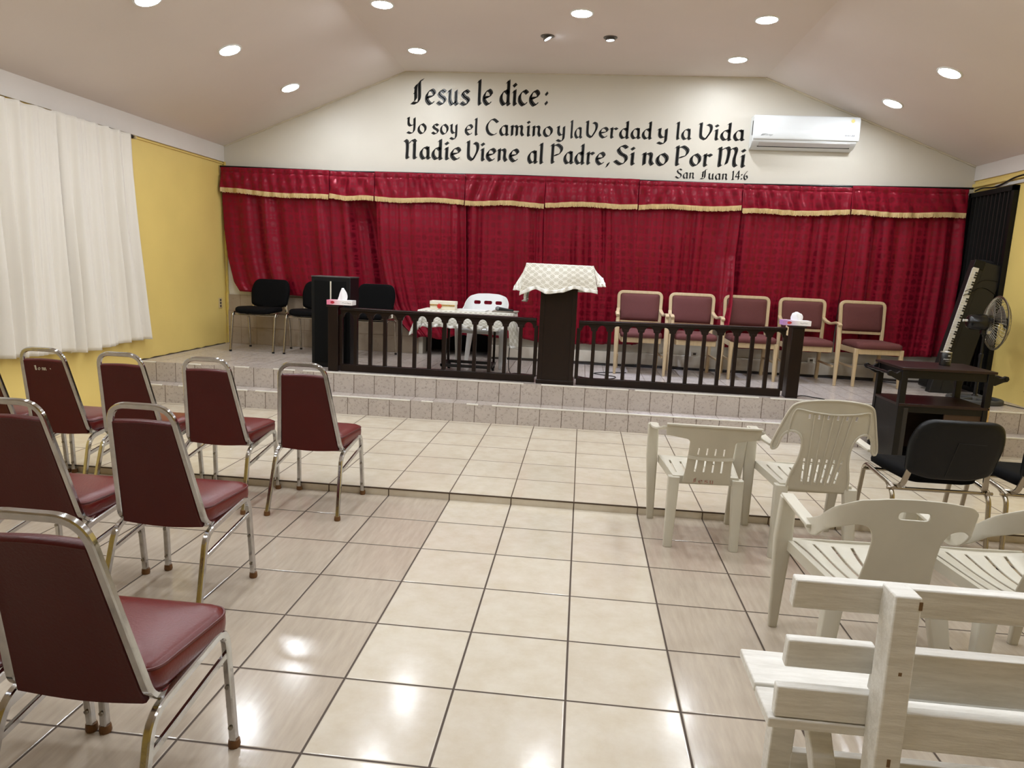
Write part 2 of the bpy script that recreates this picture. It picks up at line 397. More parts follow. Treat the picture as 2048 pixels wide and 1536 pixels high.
# ------------------------------------------------------------------ painted verse
M_INK = plain('black_wall_paint', (30, 28, 25), .38, 0, .25, 14)
G = {
 'a': (.78, [[(.62, .88), (.4, 1), (.15, .7), (.12, .3), (.33, 0), (.62, .3)], [(.6, 1), (.62, .5), (.62, .1), (.74, .02)]]),
 'c': (.72, [[(.68, .82), (.44, 1), (.15, .72), (.13, .3), (.4, 0), (.68, .2)]]),
 'd': (.8, [[(.62, .8), (.4, .98), (.15, .7), (.12, .3), (.35, 0), (.62, .3)], [(.52, 1.55), (.63, 1.65), (.63, .9), (.63, .1), (.74, .0)]]),
 'e': (.74, [[(.15, .5), (.4, .52), (.66, .68), (.6, .92), (.4, 1), (.14, .7), (.13, .3), (.4, 0), (.68, .2)]]),
 'i': (.36, [[(.08, .88), (.2, 1), (.2, .5), (.2, .1), (.3, .0)], [(.13, 1.46), (.27, 1.31)]]),
 'l': (.36, [[(.08, 1.55), (.2, 1.66), (.2, .9), (.2, .1), (.3, .0)]]),
 'm': (1.2, [[(.06, .88), (.18, 1), (.18, .5), (.18, 0)], [(.18, .75), (.4, 1), (.56, .85), (.56, .4), (.56, 0)], [(.56, .75), (.8, 1), (.96, .85), (.94, .3), (1.08, 0)]]),
 'n': (.82, [[(.06, .88), (.18, 1), (.18, .5), (.18, 0)], [(.18, .75), (.42, 1), (.6, .85), (.58, .3), (.72, 0)]]),
 'o': (.8, [[(.42, 1), (.15, .75), (.12, .3), (.38, 0), (.66, .28), (.68, .7), (.42, 1)]]),
 'r': (.66, [[(.06, .88), (.18, 1), (.18, .5), (.18, .1), (.28, 0)], [(.18, .72), (.4, .98), (.6, .86)]]),
 's': (.7, [[(.62, .86), (.4, 1), (.18, .82), (.3, .58), (.55, .42), (.6, .2), (.35, 0), (.08, .16)]]),
 'u': (.82, [[(.06, .88), (.18, 1), (.17, .3), (.36, 0), (.62, .25)], [(.62, 1), (.62, .5), (.62, .1), (.74, 0)]]),
 'y': (.8, [[(.06, .88), (.18, 1), (.18, .4), (.36, .12), (.6, .3)], [(.62, 1), (.62, .2), (.58, -.3), (.38, -.5), (.08, -.36)]]),
 'Y': (.86, [[(.04, 1.5), (.16, 1.6), (.16, 1.0), (.36, .78), (.66, .95)], [(.68, 1.6), (.68, .7), (.62, .2), (.38, 0), (.06, .12)]]),
 'J': (.9, [[(.82, 1.72), (.58, 1.55), (.58, .9), (.56, .3), (.36, .05), (.02, .06)], [(.34, 1.36), (.3, .9), (.3, .35), (.2, .2)], [(.16, 1.1), (.34, 1.25)], [(.14, .7), (.32, .85)]]),
 'C': (1.05, [[(1.02, 1.3), (.62, 1.62), (.24, 1.2), (.14, .7), (.3, .2), (.64, 0), (.96, .2)]]),
 'N': (1.0, [[(.02, 1.58), (.18, 1.4), (.2, .8), (.18, .1), (.3, .02)], [(.32, 1.3), (.6, 1.62), (.8, 1.42)], [(.72, 1.4), (.72, .8), (.72, .1), (.86, .02)]]),
 'V': (.96, [[(.02, 1.5), (.16, 1.6), (.16, .9), (.2, .25), (.5, 0)], [(.6, 1.5), (.84, 1.35), (.84, .8), (.5, 0)]]),
 'P': (.95, [[(.02, 1.5), (.16, 1.6), (.16, .8), (.16, .1), (.28, .02)], [(.16, 1.4), (.5, 1.62), (.86, 1.3), (.74, .85), (.3, .66)]]),
 'S': (.95, [[(.84, 1.42), (.56, 1.62), (.24, 1.34), (.4, .95), (.76, .68), (.78, .28), (.44, 0), (.02, .3)]]),
 'M': (1.45, [[(.02, 1.46), (.18, 1.56), (.2, .8), (.18, .1), (.3, .02)], [(.22, 1.35), (.6, 1.62), (.76, 1.42), (.74, .8), (.64, .2)], [(.78, 1.35), (1.1, 1.6), (1.26, 1.36), (1.16, .7), (1.18, .2), (1.32, .02)]]),
 '1': (.5, [[(.1, 1.15), (.28, 1.4), (.28, .7), (.28, 0)], [(.1, 0), (.45, 0)]]),
 '4': (.8, [[(.55, 0), (.55, .7), (.55, 1.45), (.06, .45), (.74, .45)]]),
 '6': (.8, [[(.6, 1.42), (.24, .95), (.12, .4), (.38, 0), (.64, .3), (.48, .66), (.18, .5)]]),
 ':': (.3, [[(.08, .20), (.20, .06)], [(.08, .86), (.20, .72)]]),
 ',': (.4, [[(.2, .14), (.18, .02), (.06, -.22)]]),
}
NIB = (math.cos(.72)*.5, math.sin(.72)*.5)
def glyph(ch, nib=.26):
    """quads swept by a slanted broad nib, x-height 1"""
    wd, strokes = G[ch]; q = []
    nx, ny = NIB[0]*nib, NIB[1]*nib
    for s_ in strokes:
        straight = ch in '14' and len(s_) > 1
        P = [Vector((x, y, 0)) for x, y in s_]
        if not straight and len(P) > 2: P = spline(P, 5)
        for a, b in zip(P, P[1:]):
            q.append([(a.x-nx, a.y-ny), (b.x-nx, b.y-ny), (b.x+nx, b.y+ny), (a.x+nx, a.y+ny)])
            t = .035   # a little body so thin strokes stay visible
            d = (b-a); 
            if d.length > 1e-6:
                n_ = Vector((-d.y, d.x, 0)).normalized()*t
                q.append([(a.x+n_.x, a.y+n_.y), (a.x-n_.x, a.y-n_.y), (b.x-n_.x, b.y-n_.y), (b.x+n_.x, b.y+n_.y)])
    return wd, q
def write(mb, word, x0, x1, z, xh, nib=.26, put=None):
    tot = sum(G[c][0] for c in word)+.10*(len(word)-1)
    sx = (x1-x0)/tot; x = x0
    for c in word:
        wd, qs = glyph(c, nib)
        for k, q in enumerate(qs): 
            pts = [(x+px_*sx, z+py_*xh) for px_, py_ in q]
            mb.add([put(a, b) if put else (a, YB-.0015, b) for a, b in pts], [(0, 1, 2, 3)])
        x += (wd+.10)*sx
LINES = [('large first line of the painted verse', [('Jesus', -1.313, -.636, 3.307, .153), ('le', -.554, -.377, 3.316, .153), ('dice', -.291, .161, 3.318, .153), (':', .226, .261, 3.324, .153)]),
 ('second line of the painted verse', [('Yo', -1.364, -1.13, 2.98, .107), ('soy', -1.073, -.758, 2.98, .107), ('el', -.683, -.53, 2.98, .107), ('Camino', -.445, .333, 2.984, .107), ('y', .373, .483, 2.988, .107), ('la', .524, .667, 2.976, .11), ('Verdad', .701, 1.449, 2.986, .107), ('y', 1.504, 1.633, 2.99, .107), ('la', 1.704, 1.881, 2.991, .107), ('Vida', 1.957, 2.461, 2.994, .107)]),
 ('third line of the painted verse', [('Nadie', -1.385, -.724, 2.7, .128), ('Viene', -.656, -.047, 2.7, .128), ('al', .056, .238, 2.688, .128), ('Padre,', .32, 1.01, 2.695, .125), ('Si', 1.049, 1.274, 2.702, .125), ('no', 1.351, 1.65, 2.705, .125), ('Por', 1.721, 2.13, 2.71, .125), ('Mi', 2.185, 2.494, 2.712, .125)]),
 ('small last line of the painted verse naming chapter and verse', [('San', 1.743, 1.954, 2.569, .062), ('Juan', 2.02, 2.32, 2.568, .062), ('14:6', 2.358, 2.545, 2.574, .066)])]
for k, (lab, words) in enumerate(LINES):
    mb = MB()
    for wd in words: write(mb, *wd, nib=.32 if k in (0, 2) else .28)
    tag(obj('painted_line', mb, M_INK, wall_back, smooth=False, fix=False), lab)
# ------------------------------------------------------------------ furniture materials
M_CHROME = plain('chrome', (196, 196, 196), .12, 1, .12, 30, .05, 45)
M_VINYL = plain('maroon_vinyl', (99, 25, 20), .32, 0, .10, 7, .16, 130)
M_VINYLB = plain('maroon_vinyl_shaded', (78, 15, 11), .36, 0, .10, 5, .14, 130, Specular_IOR_Level=.3)  # darker copy of the seat vinyl, shade on the backs put into the colour
M_PIPE = plain('maroon_piping', (84, 26, 22), .4)
M_RUBBER = plain('brown_rubber', (112, 74, 34), .6, 0, .2, 60)
M_BOLT = plain('steel_bolt', (150, 146, 138), .35, 1)
M_BLACKFAB = plain('black_fabric', (9, 9, 10), .85, 0, .2, 60, .25, 500, Specular_IOR_Level=.12)
M_BLACKPL = plain('black_plastic', (13, 14, 16), .40, 0, .1, 20, .1, 240, Specular_IOR_Level=.3)
M_TUBE = plain('steel_tube', (176, 168, 154), .24, 1, .08, 20)
M_PLAST = plain('white_plastic', (222, 216, 200), .42, 0, .06, 6, .08, 26)
M_PLASTG = plain('aged_white_plastic', (201, 195, 179), .45, 0, .08, 6, .08, 26)
M_PLASTN = plain('clean_white_plastic', (232, 234, 234), .35, 0, .03, 6)

# ------------------------------------------------------------------ red banquet chairs (front feet on y = 0, facing the stage)
def make_red():
    t = thing('banquet_chair', 'x', 'chair', group='red vinyl chairs on the left')
    # back: an inverted trapezoid loop of square chrome tube, its feet curling under the seat
    bk = [(-.178, -.250, .372), (-.186, -.352, .388), (-.126, -.475, .905), (.126, -.475, .905), (.186, -.352, .388), (.178, -.250, .372)]
    obj('back_frame', MB().tube(fillet(bk, [.0, .05, .075, .075, .05, .0], 8), (.024, .020), up=None), M_CHROME, t)
    def on(u, z):    # a point on the back plane, u across (-1..1 of the frame's half width)
        k = (z-.388)/(.905-.388); return (u*(.186+(.126-.186)*k), -.352-.123*k, z)
    def pad(off, z0, z1, k, bulge):
        o = []
        for i in range(9): o.append((-k + 2*k*i/8, z0 - (.012*math.sin(PI*i/8))))
        for i in range(9): o.append((k - 2*k*i/8, z1 + .006*math.sin(PI*i/8)))
        return [(Vector(on(u, z)) + Vector((0, off, off*.24))) for u, z in o]
    rings = [pad(-.008, .392, .826, .86, 0), pad(-.010, .385, .832, .905, 0), pad(-.004, .382, .836, .93, 0), pad(.014, .380, .838, .92, 0), pad(.030, .386, .828, .86, 0), pad(.036, .42, .79, .66, 0)]
    obj('backrest', MB().rings(rings), M_VINYLB, t, angle=50)
    out = rpoly([(-.188, -.338), (.188, -.338), (.214, -.03), (.185, .012), (-.185, .012), (-.214, -.03)], [.05, .05, .07, .05, .05, .07], 6)
    se = obj('seat', MB().pillow(out, [(.86, .372), (.96, .385), (.99, .402), (1, .420), (1, .440), (.975, .456), (.90, .466), (.72, .473), (.40, .476), (.12, .477)]), M_VINYL, t, angle=60)
    cx = sum(p[0] for p in out)/len(out); cy = sum(p[1] for p in out)/len(out)
    obj('piping', MB().tube([(cx+(x-cx)*.983, cy+(y-cy)*.983, .4535) for x, y in out], .0042, 6, closed=True), M_PIPE, se)
    for s in (-1, 1):
        fl = obj('leg', MB().tube(fillet([(s*.212, 0, .012), (s*.203, -.022, .408), (s*.199, -.19, .386)], .06, 8), (.026, .022), up=(s, 0, .02)), M_CHROME, t)
        obj('rubber_foot', MB().lathe([(.0, 0), (.017, 0), (.019, .006), (.017, .026), (0, .026)], 10), M_RUBBER, fl, loc=(s*.212, 0, 0))
        for z in (.075, .215):
            obj('bolt', MB().cyl((s*(.212-.009*z/.4), -.022*z/.4-.0172, z), (s*(.212-.009*z/.4), -.022*z/.4-.0105, z), .0068, 10), M_BOLT, fl)
        rl = obj('leg', MB().tube(fillet([(s*.212, -.485, .012), (s*.197, -.375, .362), (s*.199, -.19, .386)], .06, 8), (.026, .022), up=(s, 0, .02)), M_CHROME, t)
        obj('rubber_foot', MB().lathe([(.0, 0), (.017, 0), (.019, .006), (.017, .026), (0, .026)], 10), M_RUBBER, rl, loc=(s*.212, -.485, 0))
        obj('side_rail', MB().tube([(s*.2055, -.018, .322), (s*.2025, -.404, .266)], (.020, .013), up=(s, 0, .02)), M_CHROME, t)
    obj('cross_rail', MB().tube([(-.198, -.30, .370), (.198, -.30, .370)], (.02, .012), up=(0, 0, 1)), M_CHROME, t)
    obj('cross_rail', MB().tube([(-.2, -.07, .388), (.2, -.07, .388)], (.02, .012), up=(0, 0, 1)), M_CHROME, t)
    return t
red = make_red()
RED = [(-2.36, -.02, 0, 'red chair with white paint marks on its back, first row beside the yellow wall'),
 (-2.83, -.02, 0, 'red chair of the first row cut by the left picture edge'),
 (-1.865, -.035, 0, 'second red chair of the first row, right of the one with white paint marks'),
 (-1.345, -.035, .01, 'third red chair of the first row, before the left end of the stage steps'),
 (-.782, -.02, .01, 'red chair at the right end of the first row, legs against the low floor step'),
 (-.905, -1.287, 0, 'red chair of the second row nearest the aisle'),
 (-1.405, -1.345, 0, 'red chair of the second row at the left edge, its back cut by the picture'),
 (-.425, -2.40, 0, 'largest red chair, nearest the camera in the lower left corner'),
 (-.895, -2.40, 0, 'red chair hidden behind the nearest one, only a front leg showing')]
reds = []
for i, (x, y, a, lab) in enumerate(RED):
    if i == 0: red.location = (x, y, 0); red['label'] = lab; reds.append(red)
    else: reds.append(dup(red, (x, y, 0), a, lab))
# flaked white paint on the first one's back
def back_put(c): 
    def put(a, b):
        k = (b-.388)/(.905-.388); return (a, -.352-.123*k-.0115, b)
    return put
mb = MB()
for ch, x in (('l', -.062), ('o', -.040), ('n', -.016), ('n', -.002), ('.', .036)):
    if ch == '.': mb.add([back_put(0)(a, b) for a, b in ((x, .787), (x+.006, .785), (x+.007, .791), (x+.001, .793))], [(0, 1, 2, 3)])
    else: write(mb, ch, x, x+.015, .778, .016, .34, back_put(0))
bp = [c for c in red.children if c.name.startswith('backrest')][0]
tag(obj('paint_mark', mb, plain('flaked_white_paint', (220, 214, 200), .6), bp, smooth=False, fix=False), 'flaked white painted characters')

# ------------------------------------------------------------------ black visitor chairs (rear feet at y = 0, facing +y)
def make_black():
    t = thing('visitor_chair', 'x', 'chair', group='black padded visitor chairs')
    seat = rpoly([(-.19, .02), (.19, .02), (.235, .30), (.215, .44), (-.215, .44), (-.235, .30)], [.06, .06, .10, .07, .07, .10], 6)
    mb = MB().pillow(seat, [(.90, .432), (.985, .440), (1, .458), (.985, .478), (.92, .490), (.7, .496), (.3, .492)])
    for i, p in enumerate(mb.v):
        d = p.y-.23; p.z += -.10*(max(0, d-.12))**1.0*.9 + (.02*(p.x/.23)**2)
    obj('seat', mb, M_BLACKFAB, t, angle=60)
    def bend(x, z, w_):    # back plane, curved round the sitter
        return Vector((x, -.022-.27*(z-.50) + .30*x*x + w_, z))
    out = rpoly([(-.218, .515), (-.12, .480), (.12, .480), (.218, .515), (.240, .70), (.195, .818), (-.195, .818), (-.240, .70)], [.03, .06, .06, .03, .08, .07, .07, .08], 6)
    c = (0, .655)
    def R(k, w_): return [bend((x-c[0])*k, c[1]+(z-c[1])*k, w_) for x, z in out]
    sh = obj('back_shell', MB().rings([R(.50, -.034), R(.80, -.033), R(.93, -.030), R(.99, -.020), R(1.0, -.004)]), M_BLACKPL, t, angle=60)
    pts = [bend(x, z, -.0335) for x, z in ((-.03, .50), (-.012, .70), (.13, .695))]
    obj('panel_seam', MB().tube(pts, .0022, 5), plain('dark_seam', (8, 8, 9), .5), sh)
    obj('backrest', MB().rings([R(.985, -.004), R(.99, .012), R(.94, .028), R(.78, .034), R(.4, .034)]), M_BLACKFAB, t, angle=60)
    for s in (-1, 1):
        obj('leg', MB().tube(fillet([(s*.254, .455, 0), (s*.252, .385, .445), (s*.25, .06, .418), (s*.246, .015, .405)], .05, 8), .0125, 10), M_TUBE, t)
        obj('leg', MB().tube(fillet([(s*.255, -.035, 0), (s*.25, .01, .38), (s*.25, .09, .42)], .05, 8), .0125, 10), M_TUBE, t)
        obj('back_support', MB().tube(fillet([(s*.247, .06, .412), (s*.215, .0, .420), (s*.185, -.046, .60)], .05, 8), (.030, .012), up=(0, 1, .2)), M_TUBE, t)
    obj('cross_bar', MB().cyl((-.275, .03, .402), (.275, .03, .402), .009, 10), M_TUBE, t); obj('cross_bar', MB().cyl((-.275, .36, .415), (.275, .36, .415), .009, 10), M_TUBE, t)
    for s in (-1, 1):
        for y, x in ((.455, .254), (-.035, .255)): obj('foot_cap', MB().lathe([(0, 0), (.015, 0), (.015, .018), (0, .018)], 10), M_BLACKPL, t, loc=(s*x, y, 0))
    return t
blk = make_black()
ZS = .413
BLK = [(2.765, -.43, 0, .02, 'black chair seen from behind at right, in front of the dark trolley'),
 (3.36, -.42, 0, -.02, 'black chair cut by the right picture edge, beside the other one seen from behind'),
 (-2.935, 3.995-.0, ZS, PI, 'black chair at the left end of the stage, next to the yellow wall'),
 (-2.30, 3.985, ZS, PI, 'black chair on the stage half hidden behind the tall black speaker'),
 (-1.645, 4.0, ZS, PI, 'black chair on the stage behind the left end of the dark railing')]
for i, (x, y, z, a, lab) in enumerate(BLK):
    yy = y if z == 0 else 3.755
    if i == 0: blk.location = (x, yy, z); blk.rotation_euler = (0, 0, a); blk['label'] = lab
    else: dup(blk, (x, yy, z), a, lab)

# ------------------------------------------------------------------ white plastic armchairs (front feet on y = 0, facing +y)
def strip(path, w, t, up): return MB().tube(path, (t, w), up=up)
def pleg(s, x0, y0, x1, y1, ztop, w0=.056, w1=.040):
    """tapering hollow-looking moulded leg: angle section"""
    mb = MB(); n = 8; rings = []
    for i in range(n+1):
        k = i/n; z = ztop*(1-k); w = w0+(w1-w0)*k; x = x0+(x1-x0)*k; y = y0+(y1-y0)*k; d = w*.75
        rings.append([(x-w/2, y-d/2, z), (x-w/4, y-d/2-.004, z), (x+w/4, y-d/2-.004, z), (x+w/2, y-d/2, z), (x+w/2+.003, y, z), (x+w/2, y+d/2, z), (x-w/2, y+d/2, z), (x-w/2-.003, y, z)])
    return mb.rings(rings)
def pseat(w0, w1, d0, d1, z, slots, mat, t, dish=.018):
    out = rpoly([(-w0, d0), (w0, d0), (w1, d1), (-w1, d1)], [.03, .03, .05, .05], 5)
    def fn(u, v, w_):
        k = (v-d0)/(d1-d0)
        return (u, v, z + w_ - dish*(1-(u/w1)**2)*math.sin(PI*min(1, max(0, k))*.9) + .012*k - .06*max(0, k-.88)**1.2*2)
    obj('seat', sheet(out, slots, .008, fn, .035), mat, t, angle=50)
    ap = MB()
    for a, b in (((-w0, d0), (-w1, d1-.03)), ((w0, d0), (w1, d1-.03)), ((-w0, d0), (w0, d0)), ((-w1+.02, d1-.012), (w1-.02, d1-.012))):
        ap.tube([(a[0], a[1], z-.018), (b[0], b[1], z-.010)], (.006, .046), up=(0, 0, 1))
    obj('seat_apron', ap, mat, t)
def slot(x0, y0, x1, y1, w): 
    d = Vector((x1-x0, y1-y0)).normalized(); n = Vector((-d.y, d.x))*w/2
    return [(x0-n.x, y0-n.y), (x1-n.x, y1-n.y), (x1+n.x, y1+n.y), (x0+n.x, y0+n.y)]

def make_lowback():
    t = thing('plastic_armchair', 'low white plastic armchair with a short slotted back, at the front beside the aisle', 'chair')
    m = M_PLASTG
    sl_ = [slot(x, -.36, x*1.05, -.12, .010) for x in (-.15, -.09, -.03, .03, .09, .15)]
    pseat(.175, .215, -.44, -.015, .402, sl_, m, t)
    # back: broad top rail with a slotted waist panel
    out = rpoly([(-.245, .715), (-.245, .655), (-.130, .640), (-.118, .63), (-.118, .50), (-.128, .375), (.128, .375), (.118, .50), (.118, .63), (.130, .640), (.245, .655), (.245, .715), (0, .722)], [.01, .012, .02, .02, .05, .01, .01, .05, .02, .02, .012, .01, .1], 4)
    hol = [slot(x, .592, x*1.02, .553, .007) for x in (-.066, -.022, .022, .066)] + [slot(x*1.02, .520, x*1.06, .448, .009) for x in (-.066, -.022, .022, .066)]
    def fn(u, v, w_): 
        k = (v-.375)/.34
        return (u, -.455 - .095*k + w_ - .03*(1-(u/.25)**2)*k, v)
    b = obj('backrest', sheet(out, hol, .008, fn, .03), m, t, angle=50)
    obj('back_rib', MB().tube([fn(-.12+.24*i/10, .536-.008*math.sin(PI*i/10), -.007) for i in range(11)], (.006, .018), up=(0, 0, 1)), m, b)
    rim = [fn(-.245+.49*i/14, .716+.006*math.sin(PI*i/14), 0) for i in range(15)]
    obj('back_rim', MB().tube(rim, (.022, .010), up=(0, 0, 1)), m, b)
    for s in (-1, 1):
        arm = fillet([(s*.243, -.545, .700), (s*.258, -.40, .655), (s*.262, -.18, .615), (s*.262, -.055, .610)], .08, 6)
        obj('armrest', MB().tube(arm, (.046, .012), up=(0, 0, 1)), m, t, bevel=.003)
        obj('leg', MB().tube([(s*.262, -.07, .612), (s*.255, -.05, .40), (s*.235, -.018, 0)], [(.034, .062), (.034, .066), (.028, .040)], up=(1, 0, 0)), m, t, bevel=.004)
        obj('leg', pleg(s, s*.172, -.435, s*.180, -.455, .402, .060, .044), m, t, bevel=.003)
    mb = MB(); 
    for k, ch in enumerate('Jesu'): write(mb, ch, -.075+k*.030, -.052+k*.030, .386, .016, .2, lambda a, b: (a, -.4715, b-.004))
    tag(obj('handwriting', mb, plain('red_marker', (212, 150, 136), .6), b, smooth=False, fix=False), 'faint red handwriting')
    return t
lb = make_lowback(); lb.location = (1.508, -.035, 0)

def make_winged():
    t = thing('plastic_armchair', 'high white plastic armchair with winged slatted back, second from the aisle', 'chair')
    m = M_PLASTG
    sl_ = [slot(x, -.38, x*1.1, -.10, .010) for x in (-.15, -.09, -.03, .03, .09, .15)]
    pseat(.185, .22, -.46, -.015, .405, sl_, m, t)
    L = [(-.16, .38), (-.150, .47), (-.128, .56), (-.123, .64), (-.140, .70), (-.172, .722), (-.205, .715), (-.228, .68), (-.240, .625), (-.262, .610), (-.266, .645), (-.240, .74), (-.212, .83), (-.185, .872), (-.12, .895)]
    out = [(p.x, p.y) for p in spline([(x, y, 0) for x, y in L + [(0, .905)] + [(-x, y) for x, y in reversed(L)]], 4)] 
    hol = []
    for k in (-2.5, -1.5, -.5, .5, 1.5, 2.5):
        a = k*.0335; b_ = k*.047
        for z0, z1 in ((.435, .545), (.555, .572), (.80, .822)): 
            f = lambda z: a+(b_-a)*(z-.43)/.4
            if k in (2.5,-2.5) and z0 == .80: pass
            if abs(k) < 2.6 and not (z0 == .435 and abs(k) > 2.6): hol.append(slot(f(z0), z0, f(z1), z1, .009))
    def fn(u, v, w_):
        k = (v-.38)/.5
        return (u, -.470 - .13*k + w_ + .55*max(0, abs(u)-.12)**1.25*k - .02*math.cos(u*6)*k, v)
    b = obj('backrest', sheet(out, hol, .008, fn, .03), m, t, angle=50)
    rim = [fn(p[0], p[1], -.004) for p in out]
    obj('back_rim', MB().tube(rim, .0065, 6), m, b)
    ins = [(-.20, .70), (-.197, .78), (-.185, .835), (-.165, .845), (-.10, .835), (0, .828), (.10, .835), (.165, .845), (.185, .835), (.197, .78), (.20, .70)]
    obj('back_rib', MB().tube([fn(p.x, p.y, -.006) for p in spline([(x, y, 0) for x, y in ins], 4)], .005, 6), m, b)
    rb = MB()
    for k in (-2, -1, 0, 1, 2):
        rb.tube([fn(k*.0335*(1+.0), .42, -.006), fn(k*.040, .62, -.006), fn(k*.047, .825, -.006)], .0042, 5)
    obj('slat_rib', rb, m, b)
    for s in (-1, 1):
        arm = fillet([(s*.252, -.50, .628), (s*.262, -.40, .625), (s*.264, -.18, .632), (s*.262, -.055, .622)], .08, 6)
        obj('armrest', MB().tube(arm, (.048, .014), up=(0, 0, 1)), m, t, bevel=.003)
        obj('leg', MB().tube([(s*.262, -.07, .628), (s*.255, -.05, .40), (s*.238, -.018, 0)], [(.036, .062), (.036, .066), (.028, .042)], up=(1, 0, 0)), m, t, bevel=.004)
        obj('leg', pleg(s, s*.178, -.455, s*.197, -.50, .402, .066, .046), m, t, bevel=.003)
    return t
wg = make_winged(); wg.location = (2.085, -.03, 0)

def make_mono(mat, name='plastic_armchair', slots=((-.05, .05),), top=.80, dome=False):
    t = thing(name, 'x', 'chair')
    cur = [[(x, -.42, 0), (x*1.05, -.30, 0), (x*1.22, -.16, 0), (x*1.45, -.06, 0)] for x in (-.135, -.08, -.027, .027, .08, .135)]
    sl_ = []
    for c in cur:
        P = spline(c, 4); w_ = .006
        sl_.append([(p.x-w_, p.y) for p in P] + [(p.x+w_, p.y) for p in reversed(P)])
    pseat(.165, .225, -.48, -.005, .405, sl_, mat, t, .028)
    HW = .13; RA = .115
    if not dome:
        half = [(.128, .38), (.112, .56), (.112, .645), (.132, .685), (.17, .690), (.25, .648), (.32, .582), (.38, .562), (.45, .572), (.455, .606), (.40, .628), (.32, .668), (.25, .738), (.175, .784), (.09, .797)]
    else:
        half = [(.150, .38), (.150, .50), (.165, .555), (.24, .575), (.33, .560), (.38, .560), (.45, .572), (.455, .606), (.40, .622), (.33, .640), (.27, .690), (.21, .745), (.12, .772)]
    O = [(x, z, 0) for x, z in half] + [(0, top, 0)] + [(-x, z, 0) for x, z in reversed(half)]
    out = rpoly([(p[0], p[1]) for p in O], .022, 4)
    hol = [rrect(a, top-.078 if not dome else .655, b_, top-.050 if not dome else .695, .013 if not dome else .018, 4) for a, b_ in slots]
    def fn(u, v, w_):
        k = (v-.38)/.42; au = abs(u); sg = 1 if u >= 0 else -1
        if au <= HW: x, dy, nx, ny = au, 0, 0, 1
        else:
            th = (au-HW)/RA
            if th <= PI/2: x, dy, nx, ny = HW+RA*math.sin(th), RA*(1-math.cos(th)), -math.sin(th), math.cos(th)
            else: x, dy, nx, ny = HW+RA, RA+(au-HW-RA*PI/2), -1, 0
        return (sg*(x+nx*w_), -.505-.120*k+dy+ny*w_, v)
    bk_ = obj('backrest', sheet(out, hol, .009, fn, .022), mat, t, angle=55)
    rim = [fn(p[0], p[1], -.003) for p in out if p[1] > .5]
    for s in (-1, 1):
        obj('armrest', MB().tube([(s*.243, -.39, .600), (s*.245, -.27, .606), (s*.246, -.14, .612), (s*.243, -.055, .612)], (.050, .014), up=(0, 0, 1)), mat, t, bevel=.004, seg=3)
        obj('leg', MB().tube([(s*.243, -.075, .612), (s*.240, -.050, .42), (s*.232, -.012, 0)], [(.040, .062), (.042, .074), (.028, .036)], up=(1, 0, 0)), mat, t, bevel=.006)
        obj('leg', pleg(s, s*.170, -.475, s*.225, -.555, .405, .066, .044), mat, t, bevel=.003)
    return t
mono = make_mono(M_PLASTG); mono.location = (1.918, -1.30, 0); mono['label'] = 'white plastic armchair with one handle slot, directly behind the near end of the white bench'
mono['group'] = 'white plastic chairs with a handle slot'
dup(mono, (2.462, -1.27, 0), 0, 'white plastic armchair cut by the right picture edge, beyond the white bench')

# ------------------------------------------------------------------ white painted bench
def wood_white():
    t = NT('white_painted_wood'); v = t.obj()
    st = t.n('Mapping', {'Vector': v, 'Scale': (3, 26, 26)}).outputs[0]
    gr = t.noise(2.2, 6, st, .7)
    c = t.mix(t.ramp(gr, .35, .62), lin((212, 208, 199)), lin((231, 228, 221)))
    chips = t.ramp(t.noise(11, 5, v, .7), .70, .74)
    c = t.mix(t.math('MULTIPLY', chips, .55), c, lin((150, 136, 116)))
    t.P(Base_Color=c, Roughness=.5); t.bump(gr, .55, .004); return t.m
M_BENCH = wood_white()
M_CHIP = plain('bare_wood_chip', (120, 92, 60), .7)
bn = thing('bench', 'white painted wooden slat bench at the lower right corner, seen from behind', 'bench', (1.297, -2.30, 0))
BX0, BX1 = 0, 2.1
def plank(name, y0, y1, z0, z1, x0=BX0, x1=BX1, tilt=0, pv=None):
    c = Vector(((x0+x1)/2, (y0+y1)/2, (z0+z1)/2))
    return obj(name, MB().cbox((0, 0, 0), (x1-x0, y1-y0, z1-z0)), M_BENCH, bn, bevel=.004, loc=c, rot=(tilt, 0, 0))
plank('seat_plank', -.172, 0, .398, .425)
plank('seat_plank', -.316, -.180, .394, .421)
plank('back_rail', -.308, -.276, .712, .788, .030, BX1, .10)
plank('back_rail', -.250, -.220, .522, .600, .048, .262, .10)
plank('back_rail', -.268, -.232, .474, .604, .262, BX1, .10)
plank('back_rail', -.313, -.284, .4235, .506, .014, .262, 0)
plank('back_rail', -.345, -.3175, .390, .488, .262, BX1, 0)
for x in (.26, 1.70):
    p = MB(); w = .030
    prof = [(-.400, 0), (-.335, 0), (-.312, .45), (-.303, .795), (-.376, .795), (-.384, .45)]
    p.prism(prof, x-w, x+w, 'x'); o = obj('back_post', p, M_BENCH, bn, bevel=.004, angle=20)
    obj('leg', MB().prism([(-.065, 0), (-.015, 0), (-.028, .40), (-.090, .40)], x-.17, x-.105, 'x'), M_BENCH, bn, bevel=.004)
    obj('brace', MB().prism([(-.31, .07), (-.31, .14), (-.085, .40), (-.030, .40)], x-.105, x-.045, 'x'), M_BENCH, bn, bevel=.004)
    obj('foot_rail', MB().box(x-.105, -.36, .05, x-.05, -.02, .11), M_BENCH, bn, bevel=.004)
obj('cross_rail', MB().box(.15, -.075, .10, 1.6, -.045, .16), M_BENCH, bn, bevel=.004)
